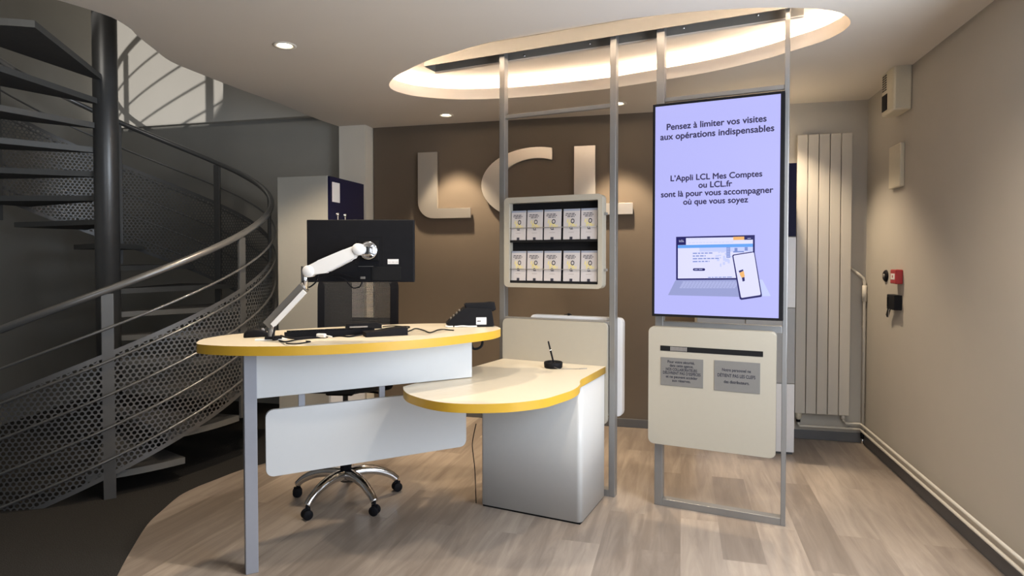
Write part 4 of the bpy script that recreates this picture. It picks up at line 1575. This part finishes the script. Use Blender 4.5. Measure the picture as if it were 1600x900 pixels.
for pts_, lab in (([(439, 524.5), (447, 527), (458, 528.8), (470, 528), (484, 526.5), (497, 527.5)], 'black cable draped over the front edge of the keyboard, by the arm'),
                  ([(520, 526), (532, 524.8), (545, 526), (556, 524.5), (566, 523)], 'black cable between the white plug and the flat box device')):
    tag(MB().tube(spline([D3(x_, y_, 0.036 if i_ not in (0, len(pts_) - 1) else 0.03) for i_, (x_, y_) in enumerate(pts_)], 6, closed=False), 0.0042, 6).build('desk_cable', M['black']), lab, 'cable')

# telephone: wedge seen from the side, low end left
tp = at_z(741, 511, DZ)
TF = Frame(tp.x, tp.y, 0.10)


def tq(px, py):
    return TF.at(px, py, 0.0)


t = thing('desk_telephone', 'black desk telephone with a white sticker on the right end of the high desk', 'telephone', (tp.x, tp.y, DZ), 0.10)
pr_ = [(696.5, 506.5), (724, 482), (731, 481), (768, 483), (772.5, 509.5), (748, 512), (738, 509.5), (722, 507.5), (712, 509), (707, 512)]
pl = [(tq(*q)[0], max(0.001, tq(*q)[1] - DZ)) for q in pr_]
MB().prism(pl, 'y', 0.0, 0.15, bevel=0.004).build('phone_body', M['black'], t)
hs = [(725, 476), (728, 474), (758, 473.2), (766, 472), (773, 472.5), (775.5, 484), (771, 487), (762, 484), (728, 484)]
hl = [(tq(*q)[0], tq(*q)[1] - DZ) for q in hs]
MB().prism(hl, 'y', 0.012, 0.065, bevel=0.008).build('handset', M['black'], t)
kb = MB()
for i in range(3):
    for j in range(4):
        a = (tq(705 + j * 4.5, 500 - j * 4.2))
        kb.box(a[0] - 0.006, a[0] + 0.004, 0.03 + i * 0.03, 0.05 + i * 0.03, a[1] - DZ - 0.001, a[1] - DZ + 0.008)
kb.build('keypad', M['track'], t)
sa, sb2 = tq(744, 496), tq(760, 507)
MB().box(sa[0], sb2[0], -0.0012, 0.0005, sb2[1] - DZ, sa[1] - DZ).build('sticker', M['paper'], t)
sk_ = MB()
s0 = tq(745.5, 502)
for q in range(4):
    sk_.box(s0[0] + q * 0.0055, s0[0] + q * 0.0055 + 0.0042, -0.0018, -0.0011, s0[1] - DZ - 0.003, s0[1] - DZ + 0.005)
sk_.build('sticker_print', M['ink'], t)
cw = [(tq(*q)[0], -0.008, max(0.005, tq(*q)[1] - DZ)) for q in ((710, 514), (714, 511.5), (722, 509.3), (732, 510), (740, 512), (745, 513.2))]
MB().tube(spline(cw, 5, closed=False), 0.0045, 8).build('white_cord', M['armwhite'], t)
cw = [(tq(*q)[0], -0.004, max(0.005, tq(*q)[1] - DZ)) for q in ((696, 509), (700, 511), (705, 514), (708, 516))]
MB().tube(spline(cw, 5, closed=False), 0.004, 8).build('white_cord', M['armwhite'], t)
# cord hanging below the right end of the desk
cY = at_z(748, 518, DZ).y + 0.12
tag(MB().tube(spline([at_y(735, 528, cY), at_y(738, 543, cY), at_y(745, 545, cY), at_y(752, 541, cY), at_y(754, 533, cY), at_y(752, 527, cY)], 6, closed=False), 0.007, 8).build('coiled_cable', M['black']),
    'black coiled cord looping under the right end of the high desk', 'cable')

# ================================================================== OFFICE CHAIR
hc = Vector((-1.035, 3.80, 0))
t = thing('office_chair', 'black mesh swivel chair with chrome five-arm base behind the high desk', 'chair', hc, 0)
for i, a in enumerate((171, 243, 315, 27, 99)):
    a = math.radians(a)
    dr = Vector((math.cos(a), math.sin(a), 0))
    pts = [dr * 0.03 + Vector((0, 0, 0.165)), dr * 0.10 + Vector((0, 0, 0.172)), dr * 0.2 + Vector((0, 0, 0.155)), dr * 0.28 + Vector((0, 0, 0.118)), dr * 0.325 + Vector((0, 0, 0.078))]
    lg = MB().tube(spline(pts, 4, closed=False), [0.036 - 0.014 * min(1, q / 14) for q in range(17)], 10)
    lgo = lg.build('base_leg', M['chrome'], t)
    cs = dr * 0.325
    b = MB()
    tang = Vector((-dr.y, dr.x, 0))
    am_ = math.atan2(dr.y, dr.x) + (0.5, -0.4, 0.6, 0.1, -0.7)[i]
    for s_ in (-1, 1):
        mtw = Matrix.Translation(cs + Vector((0, 0, 0.029))) @ Matrix.Rotation(am_, 4, 'Z') @ Matrix.Rotation(PI / 2, 4, 'X')
        b.lathe([(0, s_ * 0.008), (0.025, s_ * 0.008), (0.029, s_ * 0.012), (0.029, s_ * 0.022), (0.024, s_ * 0.026), (0, s_ * 0.026)], 20, mtx=mtw)
    b.box(-0.02, 0.022, -0.006, 0.006, 0.02, 0.064, bevel=0.004, mtx=Matrix.Translation(cs) @ Matrix.Rotation(am_, 4, 'Z'))
    b.tube([cs + Vector((0, 0, 0.05)), cs + Vector((0, 0, 0.085))], 0.008, 8)
    b.build('caster', M['black'], lgo)
MB().lathe([(0, 0.13), (0.045, 0.13), (0.048, 0.15), (0.048, 0.185), (0.04, 0.19), (0, 0.19)], 20).build('hub', M['chrome'], t)
MB().lathe([(0, 0.12), (0.034, 0.12), (0.034, 0.36), (0.030, 0.365), (0, 0.365)], 20).build('gas_cover', M['black'], t)
MB().lathe([(0, 0.3), (0.016, 0.3), (0.016, 0.68), (0, 0.68)], 16).build('gas_column', M['alu'], t)
CA = Matrix.Rotation(math.radians(-4), 4, 'Z')
# seat shell, arms, back; the sitter faces the camera side
b = MB().box(-0.085, 0.085, -0.12, 0.13, 0.675, 0.715, bevel=0.012, mtx=CA)
b.build('mechanism', M['black'], t)
MB().tube([CA @ Vector((0.08, -0.03, 0.69)), CA @ Vector((0.2, -0.04, 0.685)), CA @ Vector((0.23, -0.04, 0.68))], 0.007, 8).build('lever', M['black'], t)
b = MB().prism(rrect(-0.24, 0.24, -0.235, 0.225, 0.10, 6), 'z', 0.715, 0.785, bevel=0.025)
bmesh.ops.transform(b.bm, matrix=CA, verts=b.bm.verts[:])
b.build('seat', M['fabric'], t)
for s_ in (-1, 1):
    pts = [CA @ Vector(q) for q in ((s_ * 0.16, 0.02, 0.70), (s_ * 0.26, 0.02, 0.70), (s_ * 0.285, 0.02, 0.74), (s_ * 0.285, 0.03, 0.90))]
    o = MB().tube(spline(pts, 5, closed=False), 0.014, 8).build('armrest', M['black'], t)
    MB().box(s_ * 0.285 - 0.042, s_ * 0.285 + 0.042, -0.11, 0.13, 0.90, 0.93, bevel=0.012, mtx=CA).build('arm_pad', M['black'], o)
yb_ = 0.235
bk = MB()
outl = rrect(-0.245, 0.245, 0.80, 1.40, 0.09, 8)
bk.tube([CA @ Vector((x, yb_ + 0.05 * ((z - 1.05) / 0.35) ** 2 * 0.6, z)) for x, z in outl], 0.02, 8, closed=True, flat=(0.035, 0.045))
bk.tube([CA @ Vector(q) for q in ((0, 0.10, 0.695), (0, 0.24, 0.70), (0, 0.29, 0.76), (0, 0.27, 0.95))], 0.022, 10)
bk.build('back_frame', M['black'], t)
ne = MB()
for q in range(53):
    x = -0.23 + 0.46 * q / 52
    ne.tube([CA @ Vector((x, yb_ + 0.006, z)) for z in (0.82, 1.0, 1.2, 1.385)], 0.0019, 4, smooth=False)
for q in range(62):
    z = 0.82 + 0.565 * q / 61
    ne.tube([CA @ Vector((x, yb_ + 0.006, z)) for x in (-0.23, 0.23)], 0.0021, 4, smooth=False)
ne.build('mesh_back', M['chairmesh'], t)
b = MB().prism(rrect(-0.23, -0.04, 0.84, 1.36, 0.03, 4), 'y', yb_ + 0.010, yb_ + 0.022)
bmesh.ops.transform(b.bm, matrix=CA, verts=b.bm.verts[:])
b.build('back_pad', M['fabric'], t)
b = MB().box(-0.23, 0.23, yb_ + 0.012, yb_ + 0.03, 1.08, 1.115, bevel=0.006, mtx=CA)
b.build('lumbar_bar', M['black'], t)
